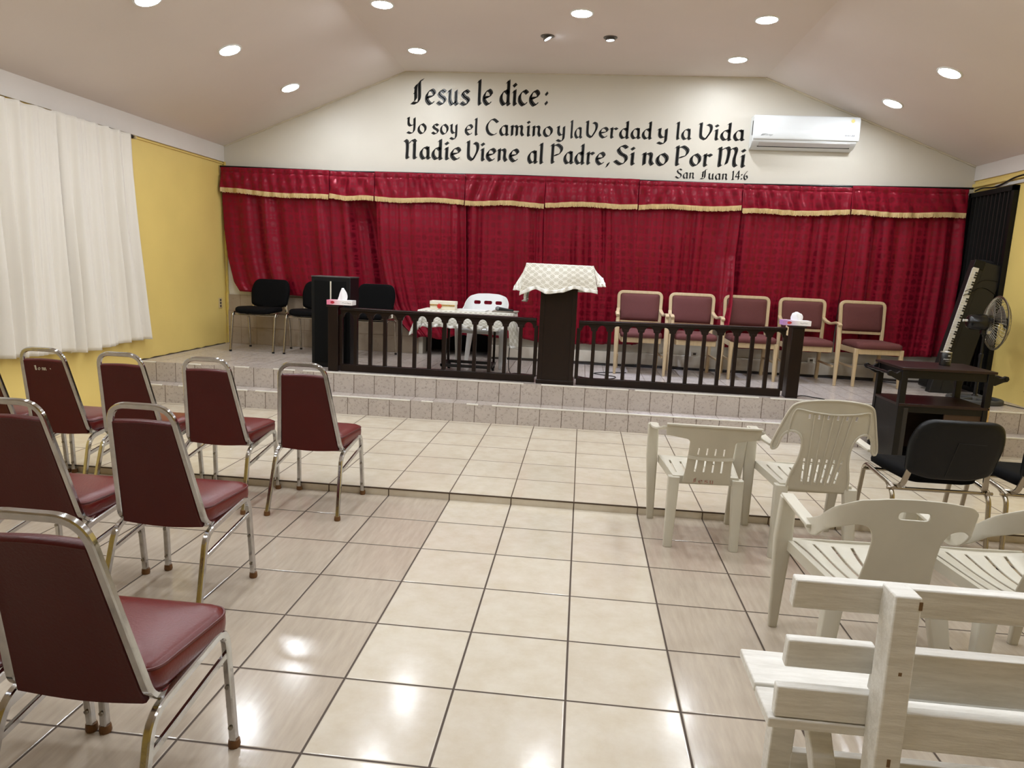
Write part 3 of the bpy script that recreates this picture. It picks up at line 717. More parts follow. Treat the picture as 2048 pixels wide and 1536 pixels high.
for x, y, z in ((.262, -.3795, .60), (.2870, -.3765, .775), (.262, -.3865, .38)): obj('paint_chip', MB().cbox((x, y, z), (.008, .002, .020)), M_CHIP, bn)['label'] = 'small chip of bare wood'

# ------------------------------------------------------------------ pale wood chairs on the stage (front feet y = 0 facing -y)
def wood(name, a, b, rough=.4):
    t = NT(name); v = t.obj(); st = t.n('Mapping', {'Vector': v, 'Scale': (30, 30, 3)}).outputs[0]
    g = t.noise(2, 4, st, .6); t.P(Base_Color=t.mix(g, lin(a), lin(b)), Roughness=rough); t.bump(g, .1, .003); return t.m
M_BIRCH = wood('pale_wood', (176, 152, 116), (206, 183, 146))
def weave():
    t = NT('maroon_weave'); v = t.n('SeparateXYZ', {0: t.obj()})
    a = t.math('SINE', t.math('MULTIPLY', v.outputs[0], 620)); b = t.math('SINE', t.math('MULTIPLY', t.math('ADD', v.outputs[2], v.outputs[1]), 620))
    k = t.ramp(t.math('MULTIPLY', a, b), -.1, .5)
    t.P(Base_Color=t.mix(k, lin((80, 34, 34)), lin((118, 68, 62))), Roughness=.85); t.bump(k, .3, .002); return t.m
M_WEAVE = weave()
def make_birch(arms):
    t = thing('dining_armchair' if arms else 'dining_chair', 'x', 'chair', group='pale wood chairs on the stage')
    P = lambda u, z, o=0: (u, .475+.12*(z-.45)-o, z)
    fr = fillet([P(-.222, .0)[:1]+(.49,)+(0,), P(-.228, .45), P(-.238, .865), P(.238, .865), P(.228, .45), (.222, .49, 0)], [0, .12, .055, .055, .12, 0], 7)
    obj('back_frame', MB().tube(fr, (.036, .034), up=None), M_BIRCH, t)
    out = rrect(-.216, .555, .216, .850, .035, 5)
    def R(k, o): return [P(x*k, .70+(z-.70)*k, o) for x, z in out]
    obj('backrest', MB().rings([R(.95, -.014), R(1, -.010), R(1, .012), R(.95, .024), R(.75, .032), R(.4, .034)]), M_WEAVE, t, angle=60)
    obj('back_rail', MB().cbox(P(0, .535), (.42, .022, .030)), M_BIRCH, t, bevel=.003)
    w = .24 if not arms else .225
    se = rpoly([(-w, -.015), (w, -.015), (w-.015, .44), (-w+.015, .44)], [.07, .07, .04, .04], 6)
    obj('seat', MB().pillow(se, [(.93, .400), (.99, .408), (1, .430), (.98, .450), (.90, .464), (.7, .472), (.3, .475)]), M_WEAVE, t, angle=60)
    obj('seat_rail', MB().box(-w+.02, .012, .345, w-.02, .035, .402).box(-w+.012, .03, .345, -w+.034, .46, .402).box(w-.034, .03, .345, w-.012, .46, .402).box(-w+.02, .45, .345, w-.02, .47, .402), M_BIRCH, t, bevel=.003)
    for s in (-1, 1):
        if arms:
            obj('leg', MB().tube([(s*.262, .0, 0), (s*.262, .01, .35), (s*.262, .02, .50), (s*.258, .045, .60), (s*.258, .05, .635)], [(.028, .030), (.044, .044), (.046, .044), (.034, .036), (.034, .036)], up=(0, 1, 0)), M_BIRCH, t, bevel=.004)
            ar = spline([(s*.236, .50, .675), (s*.243, .42, .648), (s*.256, .30, .632), (s*.264, .16, .650), (s*.262, .06, .648), (s*.262, .015, .630)], 5)
            obj('armrest', MB().tube(ar, (.040, .026), up=(0, 0, 1)), M_BIRCH, t, bevel=.004)
        else:
            obj('leg', MB().tube([(s*.235, .015, 0), (s*.232, .03, .34), (s*.232, .03, .402)], [(.028, .030), (.044, .044), (.044, .044)], up=(0, 1, 0)), M_BIRCH, t, bevel=.004)
        obj('side_stretcher', MB().tube([(s*.235, .03, .20), (s*.225, .485, .20)], (.014, .022), up=(0, 0, 1)), M_BIRCH, t)
    return t
arm = make_birch(True); plainc = make_birch(False)
arm.location = (1.428, 3.25, ZS); arm['label'] = 'pale wood armchair with maroon weave, nearest the lectern'
dup(arm, (2.005, 3.25, ZS), 0, 'pale wood armchair with maroon weave, left of the chair partly covered by the red curtain')
plainc.location = (2.615, 3.30, ZS); plainc['label'] = 'armless pale wood chair whose back corner the red curtain overlaps'
dup(arm, (3.205, 3.29, ZS), -.02, 'pale wood armchair behind the right railing post with the tissue box')
dup(plainc, (3.89, 3.29, ZS), .06, 'armless pale wood chair at the right end of the stage row, behind the dark trolley')
# ------------------------------------------------------------------ red stage curtains
def satin():
    t = NT('red_jacquard_satin'); uv = t.n('SeparateXYZ', {0: t.n('UVMap').outputs[0]})
    A, B = .080, .0875
    u = t.math('DIVIDE', uv.outputs[0], A); v = t.math('DIVIDE', uv.outputs[1], B)
    par = t.math('MODULO', t.math('ABSOLUTE', t.math('ADD', t.math('FLOOR', u), t.math('FLOOR', v))), 2.0)
    fu = t.math('MULTIPLY', t.math('SUBTRACT', t.math('FRACT', u), .5), A); fv = t.math('MULTIPLY', t.math('SUBTRACT', t.math('FRACT', v), .5), B)
    r2 = lambda a, b: t.math('SQRT', t.math('ADD', t.math('MULTIPLY', a, a), t.math('MULTIPLY', b, b)))
    big = t.math('MULTIPLY', t.math('LESS_THAN', r2(fu, fv), .031), t.math('LESS_THAN', par, .5))
    su = t.math('SUBTRACT', t.math('ABSOLUTE', fu), .0165); sv = t.math('SUBTRACT', t.math('ABSOLUTE', fv), .0175)
    small = t.math('MULTIPLY', t.math('LESS_THAN', r2(su, sv), .0125), t.math('GREATER_THAN', par, .5))
    k = t.math('ADD', big, small)
    n = t.noise(4, 3, t.obj())
    base = t.mix(n, lin((112, 13, 31)), lin((132, 18, 38)))
    t.P(Base_Color=t.mix(k, base, lin((98, 9, 26))), Roughness=t.mix(k, (.50,)*3+(1,), (.29,)*3+(1,)))
    t.b.inputs['Specular Tint'].default_value = (1, .25, .3, 1)
    t.set(t.b.inputs['Specular IOR Level'], t.math('ADD', .45, t.math('MULTIPLY', k, .5)))
    t.b.inputs['Sheen Weight'].default_value = .10; t.b.inputs['Sheen Tint'].default_value = (1, .2, .3, 1); t.b.inputs['Sheen Roughness'].default_value = .4
    return t.m
M_SATIN = satin()
def fringe_mat():
    t = NT('gold_fringe'); v = t.obj(); st = t.n('Mapping', {'Vector': v, 'Scale': (260, 260, 6)}).outputs[0]
    g = t.noise(1, 2, st); t.P(Base_Color=t.mix(g, lin((170, 138, 84)), lin((226, 200, 146))), Roughness=.55); t.bump(g, .6, .003); return t.m
M_FRINGE = fringe_mat()
YC = 3.945
def interp(pts, z):
    """x of an edge polyline (x, z) sorted from the top down"""
    if z >= pts[0][1]: return pts[0][0]
    for a, b in zip(pts, pts[1:]):
        if z >= b[1]:
            k = (a[1]-z)/(a[1]-b[1]); return a[0]+(b[0]-a[0])*k
    return pts[-1][0]
def drape(label, left, right, zt, zb, seed, nf, amp=.030, push=None, off=0, valz=(2.25, 2.25), dips=()):
    rnd = random.Random(seed)
    comp = [(rnd.uniform(.7, 1.25)*nf, rnd.uniform(0, 6.28), rnd.uniform(.35, 1)*a, rnd.uniform(-1.6, 1.6)) for a in (1, .8, .55)]
    comp.append((nf*2.9, rnd.uniform(0, 6.28), .13, .9))
    w0 = right[0][0]-left[0][0]
    def fold(s, t):
        f = sum(a*math.sin(2*PI*n*s+p+q*t+.9*math.sin(2*PI*n*.37*s+p*1.7)) for n, p, a, q in comp)
        f *= .25+.75*(.5+.5*math.sin(2*PI*w0*1.15*s+comp[0][1]*2+.8*t))
        f = f/1.25; f = math.copysign(abs(f)**.9, f); return (f-.25)*amp*1.75*(.35+.65*min(1, t*2.2))
    def fn(s, t):
        b = zb(s) if callable(zb) else zb
        z = zt+(b-zt)*t
        xl, xr = interp(left, z), interp(right, z)
        x = xl+(xr-xl)*s
        y = YC+fold(s, t)+off*min(1, t*3)
        for c, wd, dp in dips:   # deep vertical folds set back or forward
            y += dp*math.exp(-((s-c)/wd)**2)*min(1, t*3)
        if push: y -= push(s, t)
        return (x, y, z)
    c = obj('stage_curtain', MB().grid(fn, max(40, int(w0*95)), 60, lambda s, t: (left[0][0]+s*w0*1.08, zt+((zb(s) if callable(zb) else zb)-zt)*t)), M_SATIN, solid=.002, fix=False)
    tag(c, label, 'curtain', 'red stage curtains')
    # gathered heading with its seam, over the cloth
    x0, x1 = left[0][0]+.001, right[0][0]-.001
    vz = lambda s: valz[0]+(valz[1]-valz[0])*s + .010*math.sin(s*7+seed)
    vr = [(rnd.uniform(4, 13), rnd.uniform(0, 6.28), rnd.uniform(-3, 3)) for _ in range(4)]
    def vf(s, t):
        z = zt+.004+(vz(s)-zt)*t
        f = sum(math.sin(2*PI*n*s*w0*.7+p+q*t*2) for n, p, q in vr)/4
        y = YC-.050 - .016*min(1, t*1.3) + f*.030*(1 if t > .2 else .6) + (.006 if abs(t-.2) < .03 else 0)
        return (x0+(x1-x0)*s + .010*math.sin(t*3+s*5)*(.5-abs(s-.5))*2, y, z)
    v = obj('valance', MB().grid(vf, max(36, int(w0*90)), 20, lambda s, t: (left[0][0]+s*w0*1.1+.03, zt-.28*t+.02)), M_SATIN, c, solid=.002, fix=False)
    fr = MB(); n = int(w0/.0062); rnd2 = random.Random(seed+50)
    def ff(s, h):
        p = vf(.006/w0+s*(1-.012/w0), 1); return (p[0], p[1]-.004, p[2]+.010-h)
    for i in range(n):
        s0, s1 = i/n, (i+.93)/n; dl_ = .054+rnd2.uniform(-.006, .004); o_ = rnd2.uniform(-.003, .003)
        a, b2 = ff(s0, 0), ff(s1, 0)
        fr.add([a, b2, (b2[0], b2[1]-.002, b2[2]-.016), (a[0], a[1]-.002, a[2]-.016), (b2[0]+o_, b2[1]-.001, b2[2]-dl_), (a[0]+o_, a[1]-.001, a[2]-dl_)], [(0, 1, 2, 3), (3, 2, 4, 5)])
    obj('fringe', fr, M_FRINGE, v, solid=.003, fix=False, smooth=False)
    return c
drape('red curtain at the far left, its lower corner swept away from the yellow wall', [(-3.575, 2.52), (-3.582, 2.15), (-3.559, 1.75), (-3.525, 1.464), (-3.455, 1.174), (-3.36, 1.03)], [(-2.243, 2.495), (-2.24, 2.19), (-2.14, 1.292), (-2.08, .9)], 2.515, lambda s: 1.065-.04*s, 1, 6, .020, valz=(2.262, 2.22))
drape('narrow red curtain behind the tall black speaker', [(-2.243, 2.5), (-2.26, 2.19), (-2.22, 1.292), (-2.18, .9)], [(-1.700, 2.5), (-1.55, 1.9), (-1.42, 1.3), (-1.36, .8)], 2.505, .90, 2, 3, .024, valz=(2.235, 2.222), dips=((.40, .05, .06), (.62, .22, .13), (.9, .2, .14), (.0, .06, .03)))
drape('red curtain left of the white table, its left edge sweeping aside at the bottom', [(-1.697, 2.5), (-1.695, 2.22), (-1.655, 1.6), (-1.60, 1.316), (-1.51, .99), (-1.36, .759), (-1.16, .58)], [(-.632, 2.51), (-.625, 2.2), (-.56, .6)], 2.515, lambda s: .60+.06*s+.02*math.sin(s*9), 3, 6, .026, valz=(2.228, 2.222), off=-.03)
drape('red curtain behind the white plastic chair and lace table', [(-.632, 2.51), (-.62, .6)], [(.289, 2.53), (.30, 2.2), (.36, .6)], 2.522, lambda s: .70-.06*s+.015*math.sin(s*11), 4, 6, .026, valz=(2.222, 2.22), dips=((.97, .05, .04),))
drape('red curtain behind the lectern', [(.289, 2.53), (.285, 2.2), (.33, .6)], [(1.341, 2.52), (1.36, 2.25), (1.43, 1.19), (1.44, .6)], 2.525, lambda s: .62+.05*s, 5, 7, .024, valz=(2.228, 2.245))
drape('red curtain whose edge falls over the back of the third pale wood chair', [(1.341, 2.52), (1.345, 2.25), (1.38, .6)], [(2.475, 2.5), (2.485, 2.23), (2.46, 1.63), (2.445, 1.2), (2.415, .95)], 2.51, lambda s: .66+.27*s, 6, 7, .024, valz=(2.235, 2.262), dips=((.78, .06, .04),), push=lambda s, t: .25*max(0, s-.78)/.22*max(0, t-.5)*2)
drape('red curtain behind the railing post with the tissue box', [(2.475, 2.5), (2.47, 1.9), (2.44, .66)], [(3.635, 2.51), (3.66, 2.25), (3.648, 1.35), (3.63, .7)], 2.505, .69, 7, 7, .025, valz=(2.228, 2.25))
drape('red curtain at the far right, next to the black gate', [(3.635, 2.51), (3.655, 2.25), (3.66, .7)], [(4.832, 2.54), (4.85, 2.26), (4.868, 1.68), (4.856, 1.19), (4.83, .70)], 2.525, lambda s: .70+.01*math.sin(s*8), 8, 6, .028, valz=(2.255, 2.258))
M_BLACKMET = plain('black_metal', (24, 23, 22), .38, .3, .1, 20)
rod = obj('curtain_rod', MB().tube([(XL+.004, YC-.008, 2.532), (-2.2, YC-.008, 2.515), (0, YC-.008, 2.53), (2.4, YC-.008, 2.512), (XR-.06, YC-.008, 2.545)], .011, 8), M_BLACKMET)
tag(rod, 'black rod carrying the red curtains along the back wall', 'curtain rod')
obj('bracket', MB().box(XL, YC-.03, 2.42, XL+.012, YC+.02, 2.54), plain('aged_brass', (190, 168, 112), .5, .4), rod)

# ------------------------------------------------------------------ white window curtains on the left wall
M_WCLOTH = NT('white_cloth'); M_WCLOTH.P(Base_Color=lin((228, 222, 211)), Roughness=.75)
M_WCLOTH.b.inputs['Sheen Weight'].default_value = .2; M_WCLOTH.bump(M_WCLOTH.noise(180, 2, M_WCLOTH.obj()), .12, .002); M_WCLOTH = M_WCLOTH.m
def wcurtain(label, y0t, y1t, y0b, y1b, zt, zbf, seed, nf):
    rnd = random.Random(seed)
    comp = [(nf*rnd.uniform(.75, 1.2), rnd.uniform(0, 6.28), a, rnd.uniform(-2, 2)) for a in (1, .75, .5)] + [(nf*2.4, 1, .3, .4)]
    def fn(s, t):
        e = t*t*.6+t*.4; ya = y0t+(y0b-y0t)*e; yb = y1t+(y1b-y1t)*e
        f = sum(a*math.sin(2*PI*n*s+p+q*t) for n, p, a, q in comp)/1.6
        lean = .05*math.sin(t*2.2)*math.sin(s*9+seed)
        return (XL+.080+f*.048*(.32+.60*min(1, t*1.5)), ya+(yb-ya)*s+lean*.3, zt(s)+(zbf(s)-zt(s))*t)
    c = obj('window_curtain', MB().grid(fn, int((y1t-y0t)*110), 56, lambda s, t: (s, t)), M_WCLOTH, solid=.002, fix=False)
    return tag(c, label, 'curtain', 'white curtains on the left wall')
wcurtain('white curtain panel nearer the black finial on the left wall', 1.20, 2.19, 1.22, 2.37, lambda s: 2.579+.004*math.sin(s*40), lambda s: .615-.012*math.sin(s*6)+.010*s, 3, 7)
wcurtain('white curtain panel running out of the left picture edge', -1.2, 1.24, -1.2, 1.27, lambda s: 2.545+.030*s+.004*math.sin(s*70), lambda s: .640+.012*math.sin(s*12), 9, 16)
r2 = obj('curtain_rod', MB().cyl((XL+.045, -1.4, 2.455), (XL+.045, 2.215, 2.560), .010, 10), M_BLACKMET)
tag(r2, 'thin black rod carrying the white window curtains', 'curtain rod')
obj('finial', MB().lathe([(0, 0), (.013, 0), (.018, .008), (.018, .05), (.012, .06), (0, .06)], 14), M_BLACKMET, r2, loc=(XL+.045, 2.20, 2.565), rot=(-PI/2, 0, 0))
obj('bracket', MB().box(XL, 2.262, 2.548, XL+.07, 2.282, 2.578).box(XL, 2.255, 2.535, XL+.008, 2.29, 2.585), plain('beige_bracket', (206, 186, 140), .5), r2)

# ------------------------------------------------------------------ dark wooden railing and lectern
M_DWOOD = NT('dark_varnished_wood'); _v = M_DWOOD.obj(); _s = M_DWOOD.n('Mapping', {'Vector': _v, 'Scale': (18, 18, 2.2)}).outputs[0]; _g = M_DWOOD.noise(3, 5, _s, .6)
M_DWOOD.P(Base_Color=M_DWOOD.mix(_g, lin((13, 6, 5)), lin((31, 14, 9))), Roughness=.33, Specular_IOR_Level=.35); M_DWOOD.bump(_g, .12, .003); M_DWOOD = M_DWOOD.m
YR0, YR1 = 2.345, 2.385
def railing(label, x0, x1, n, post, zt0, zt1, skip=0):
    t = thing('railing', label, 'railing', (0, 0, 0), 0, 'dark wooden railings on the stage edge')
    zr = lambda x: zt0+(zt1-zt0)*(x-x0)/(x1-x0)
    p = (x1-x0)/n
    obj('top_rail', MB().tube([(x0, (YR0+YR1)/2, zr(x0)-.014), (x1, (YR0+YR1)/2, zr(x1)-.014)], (.085, .026), up=(0, 0, 1)), M_DWOOD, t, bevel=.004)
    # scalloped valance under the hand rail
    up = [(x0, zr(x0)-.024), (x1, zr(x1)-.024)]; lo = []
    for i in range(n-1, -1, -1):
        a = x0+i*p; c = a+p/2; r_ = p*.30
        lo.append((a+p, zr(a+p)-.108))
        lo.append((c+r_+.016, zr(c)-.100))
        for k in range(0, 11):
            th = PI*k/10; lo.append((c+r_*math.cos(th), zr(c)-.094+.050*math.sin(th)))
        lo.append((c-r_-.016, zr(c)-.100))
    lo.append((x0, zr(x0)-.108))
    v = MB(); pts = up+lo
    # build as strips to stay free of concave faces
    for a, b in zip(lo, lo[1:]):
        if abs(a[0]-b[0]) < 1e-6: continue
        v.add([(a[0], YR0+.006, a[1]), (b[0], YR0+.006, b[1]), (b[0], YR0+.006, zr(b[0])-.02), (a[0], YR0+.006, zr(a[0])-.02),
               (a[0], YR1-.006, a[1]), (b[0], YR1-.006, b[1]), (b[0], YR1-.006, zr(b[0])-.02), (a[0], YR1-.006, zr(a[0])-.02)],
              [(0, 1, 2, 3), (7, 6, 5, 4), (0, 4, 5, 1)])
    obj('arched_rail', v, M_DWOOD, t, smooth=False)
    obj('bottom_rail', MB().box(x0, YR0-.004, .415, x1, YR1+.004, .484), M_DWOOD, t, bevel=.004)
    for i in range(n+1):
        x = x0+i*p
        if i in (0, n) and skip: pass
        obj('baluster', MB().box(x-.017, YR0+.002, .470, x+.017, YR1-.002, zr(x)-.075), M_DWOOD, t, bevel=.002)
    px0, px1 = post
    obj('end_post', MB().box(px0, YR0-.03, .413, px1, YR1+.055, max(zt0, zt1)+.001), M_DWOOD, t, bevel=.004)
    obj('post_cap', MB().box(px0-.012, YR0-.042, max(zt0, zt1), px1+.012, YR1+.066, max(zt0, zt1)+.020), M_DWOOD, t, bevel=.004)
    return t
railing('dark wooden railing left of the lectern, with arched tops and balusters', -1.555, .360, 13, (-1.672, -1.572), 1.043, 1.032)
railing('dark wooden railing right of the lectern, ending in a square post', .762, 2.66, 13, (2.70, 2.81), 1.030, 1.062)
lc = thing('lectern', 'dark wooden lectern in the middle of the railing under a white lace cloth', 'lectern', (.561, 2.36, .413))
obj('column', MB().box(-.168, -.05, .03, .168, .22, 1.00), M_DWOOD, lc, bevel=.005)
obj('side_stile', MB().box(-.172, -.058, .03, -.130, -.045, 1.0), M_DWOOD, lc, bevel=.003)
obj('side_stile', MB().box(.130, -.058, .03, .172, -.045, 1.0), M_DWOOD, lc, bevel=.003)
obj('base', MB().box(-.18, -.06, 0, .18, .23, .04), M_DWOOD, lc, bevel=.004)
obj('desk_top', MB().tube([(-.29, .08, 1.075), (.29, .08, 1.075)], (.40, .025), up=(0, -.0, 1)), M_DWOOD, lc, bevel=.004)
obj('neck', MB().box(-.12, -.03, .98, .12, .2, 1.07), M_DWOOD, lc, bevel=.004)
# lace cloths
def lace(name, a=.050, b=.080):
    t = NT(name); uv = t.n('SeparateXYZ', {0: t.n('UVMap').outputs[0]})
    u = t.math('MULTIPLY', uv.outputs[0], 2*PI/(2*a)); v = t.math('MULTIPLY', uv.outputs[1], 2*PI/(2*b))
    # ogee lattice: where cos u ~ -+cos v
    f = t.math('ABSOLUTE', t.math('SUBTRACT', t.math('ABSOLUTE', t.math('COSINE', u)), t.math('ABSOLUTE', t.math('SINE', v))))
    net = t.ramp(f, .10, .26)
    fl = t.math('ABSOLUTE', t.math('SINE', t.math('MULTIPLY', u, 2))); fv = t.math('ABSOLUTE', t.math('SINE', t.math('MULTIPLY', v, 2)))
    pet = t.ramp(t.math('ABSOLUTE', t.math('SUBTRACT', fl, fv)), .0, .30)
    inn = t.math('MULTIPLY', net, t.math('SUBTRACT', 1.0, t.math('MULTIPLY', pet, .55)))
    t.P(Base_Color=t.mix(inn, lin((244, 242, 234)), lin((190, 184, 166))), Roughness=.8)
    t.bump(t.math('SUBTRACT', 1.0, inn), .5, .004); return t.m
M_LACE = lace('lace_pattern', .072, .12); M_LACET = lace('table_lace', .05, .07)
M_RUF = plain('lace_ruffle', (244, 243, 238), .75, 0, .08, 120, .5, 200)
def ruffle(path, w, seed, down=(0, 0, -1)):
    """a gathered lace edging along a path"""
    rnd = random.Random(seed); P = []
    for a, b in zip(path, path[1:]):
        a, b = Vector(a), Vector(b); n = max(2, int((b-a).length/.006))
        P += [a+(b-a)*i/n for i in range(n)]
    P.append(Vector(path[-1])); n = len(P)-1; d = Vector(down)
    ph = [rnd.uniform(0, 6.28) for _ in range(3)]
    def fn(s, t):
        i = s*n; k = min(n-1, int(i)); p = P[k]+(P[k+1]-P[k])*(i-k)
        tg = (P[k+1]-P[k]).normalized(); nn = tg.cross(d).normalized()
        wv = math.sin(s*n*.55+ph[0])+.6*math.sin(s*n*.31+ph[1])
        return p + d*w*t*(1+.18*math.sin(s*n*.23+ph[2])) + nn*(wv*.011*t)
    return MB().grid(fn, n, 3, lambda s, t: (s*n*.006, t*w))
# lectern cloth: top and hang, wider at the hem than on the desk
CT = dict(l=(.236, .872))
def lcl(s, t):
    """t 0..0.45 over the desk from back to front, then down the front, flaring out"""
    x0, x1 = .248, .862
    if t < .4:
        k = t/.4; x = x0+(x1-x0)*s; y = 2.60-.36*k; z = 1.512+.030*math.sin(k*PI/2)-(.004*s)
        return (x, y, z)
    k = (t-.4)/.6
    xl = x0-.052*k; xr = x1+.050*k
    x = xl+(xr-xl)*s
    hem = 1.262+.05*min(1, s/.2) + .035*max(0, s-.25) + .02*math.sin(s*11)
    z = 1.540-.004*s+(hem-1.540)*k
    y = 2.236-.035*math.sin(min(1, k*1.4)*PI/2) + .018*math.sin(s*9+1)*k
    return (x, y, z)
cl = obj('lace_cloth', MB().grid(lcl, 70, 44, lambda s, t: (.62*s, .8*t)), M_LACE, solid=.003, fix=False)
tag(cl, 'white lace cloth with a ruffled hem draped over the lectern top', 'tablecloth')
def side(sg, zlow):
    def fn(s, t):
        x = (.248 if sg < 0 else .862); 
        y = 2.60-.36*s; zt_ = 1.512+.030*math.sin(s*PI/2)
        z = zt_+(zlow(s)-zt_)*t
        return (x+sg*(.112*t*(.5+.5*math.sin(s*3+.3))+.012*math.sin(s*16)*t), y-.03*t*s, z)
    return fn
lowL = lambda s: 1.36-.06*s+.015*math.sin(s*9)
lowR = lambda s: 1.42-.06*s+.015*math.sin(s*9)
obj('side_hang', MB().grid(side(-1, lowL), 24, 16, lambda s, t: (.4*s, .25*t)), M_LACE, cl, solid=.003, fix=False)
obj('side_hang', MB().grid(side(1, lowR), 24, 16, lambda s, t: (.4*s, .25*t)), M_LACE, cl, solid=.003, fix=False)
hem = [lcl(i/40, 1) for i in range(41)]
obj('ruffle', ruffle([Vector(p)+Vector((0, -.002, .008)) for p in hem], .034, 1), M_RUF, cl, solid=.002, fix=False)
for sg, lw, sd in ((-1, lowL, 2), (1, lowR, 3)):
    f = side(sg, lw); obj('ruffle', ruffle([Vector(f(i/14, 1))+Vector((0, 0, .008)) for i in range(15)], .034, sd), M_RUF, cl, solid=.002, fix=False)
# the twisted back corner that hangs below at the left, and the one peeping out at the right
tw = lambda s, t: (.268+.022*math.cos(s*PI*1.6)-.028*t+.01*math.sin(t*6), 2.52+.022*math.sin(s*PI*1.6), 1.40-.205*t)
obj('hanging_corner', MB().grid(tw, 14, 16, lambda s, t: (.1*s, .3*t)), M_LACE, cl, solid=.003, fix=False)
obj('ruffle', ruffle([tw(1, .35+.65*i/8) for i in range(9)] + [tw(1-i/8, 1) for i in range(9)], .024, 8, (-.5, -.3, -.8)), M_RUF, cl, solid=.002, fix=False)
obj('ruffle', ruffle([(.72+.018*i, 2.50, 1.352-.004*i+(.0 if i < 5 else .004*(i-5)*2)) for i in range(10)], .05, 9), M_RUF, cl, solid=.002, fix=False)

# ------------------------------------------------------------------ tall black speaker at the left
M_SPK = plain('black_speaker_paint', (10, 11, 12), .5, 0, .15, 14, .15, 120, Specular_IOR_Level=.25)
M_GRILL = plain('black_grille', (7, 8, 8), .7, 0, .2, 200, .3, 400, Specular_IOR_Level=.15)
sp = thing('speaker', 'tall black speaker cabinet at the left end of the railing', 'speaker', (-1.725, 2.66, .413))
obj('cabinet', MB().box(-.200, -.12, 0, .200, .15, .906), M_SPK, sp, bevel=.006)
obj('grille', MB().box(-.168, -.131, .05, .150, -.118, .872), M_GRILL, sp, bevel=.004)
obj('top_lip', MB().box(-.203, -.124, .905, .203, .154, .917), plain('grey_top_lip', (66, 66, 64), .5), sp, bevel=.003)  # lip a paler grey than the cabinet
obj('pale_strip', MB().cyl((.005, -.138, .66), (.005, -.138, .868), .0075, 8), plain('off_white_strip', (222, 216, 200), .4), sp)
obj('side_handle', MB().tube(fillet([(-.199, .0, .56), (-.225, -.01, .535), (-.228, -.01, .47), (-.199, .0, .435)], .03, 5), .008, 8), M_SPK, sp)

# ------------------------------------------------------------------ tissue boxes
M_TISS = plain('tissue_paper', (244, 244, 246), .8, 0, .03, 30)
def boxpaint(name, hue):
    t = NT(name); v = t.n('SeparateXYZ', {0: t.obj()})
    k = t.ramp(v.outputs[0], -.10, .02); t.P(Base_Color=t.mix(k, lin(hue), lin((240, 236, 236))), Roughness=.4); return t.m
def tissue(label, x, y, z, hue, seed, kind, w_=.255):
    t = thing('tissue_box', label, 'tissue box', (x, y, z), 0, 'tissue boxes on the railing posts')
    b = obj('carton', MB().box(-w_/2, -.06, 0, w_/2, .06, .046), boxpaint('tissue_carton', hue), t, bevel=.002)
    obj('printed_flower', MB().pillow([(.020*math.cos(a*PI/8)*(1+.15*math.cos(a*5*PI/8)), .013*math.sin(a*PI/8)) for a in range(16)], [(1, 0), (1, .0008)], Matrix.Translation((-w_*.27, -.0602, .024)) @ Matrix.Rotation(PI/2, 4, 'X')), plain('printed_rose', (190, 36, 62) if seed == 1 else (206, 70, 70), .4, 0, .3, 90), b)
    mb = MB(); rnd = random.Random(seed)
    pts = [(i*.0085+.025, .022+rnd.uniform(-.003, .004)) for i in range(9)]
    for (a, c), (d, e) in zip(pts, pts[1:]): mb.tube([(a, -.0606, c), (d, -.0606, e)], .0011, 4)
    if seed == 1:
        for i in range(6): mb.tube([(.085+i*.006, -.0606, .015), (.087+i*.006, -.0606, .022)], .0012, 4)
    obj('printed_lettering', mb, plain('carton_print', (70, 56, 66), .5), b)
    rings = []
    H = .115 if kind == 'tall' else .075
    for j in range(12):
        k = j/11; z_ = .044+H*k; r0 = (.040*(1-k*.72)+.010*math.sin(k*PI)) if kind == 'tall' else (.043*(1-.25*k)+.012*math.sin(k*PI)) * (1 if j < 10 else .65-.3*(j-10))
        ox = (.006+.012*math.sin(k*2.5)) if kind == 'tall' else (.010-.006*k)
        rings.append([(ox+r0*math.cos(q*2*PI/28)*(1+.14*math.sin(q*2*PI/28*5+k*3)+.07*math.sin(q*2*PI/28*9)), .45*r0*math.sin(q*2*PI/28)*(1+.2*math.sin(q*2*PI/28*4+k*4)), z_+.004*math.sin(q*2*PI/28*3)*k) for q in range(28)])
    obj('tissue', MB().rings(rings), M_TISS, t, angle=60)
tissue('pink and white tissue box with a tall pulled tissue, on the left railing post', -1.553, 2.362, 1.0645, (226, 130, 160), 1, 'tall')
tissue('lilac and white tissue box with a crumpled tissue, on the right railing post', 2.735, 2.375, 1.0835, (186, 140, 190), 2, 'short', .250)

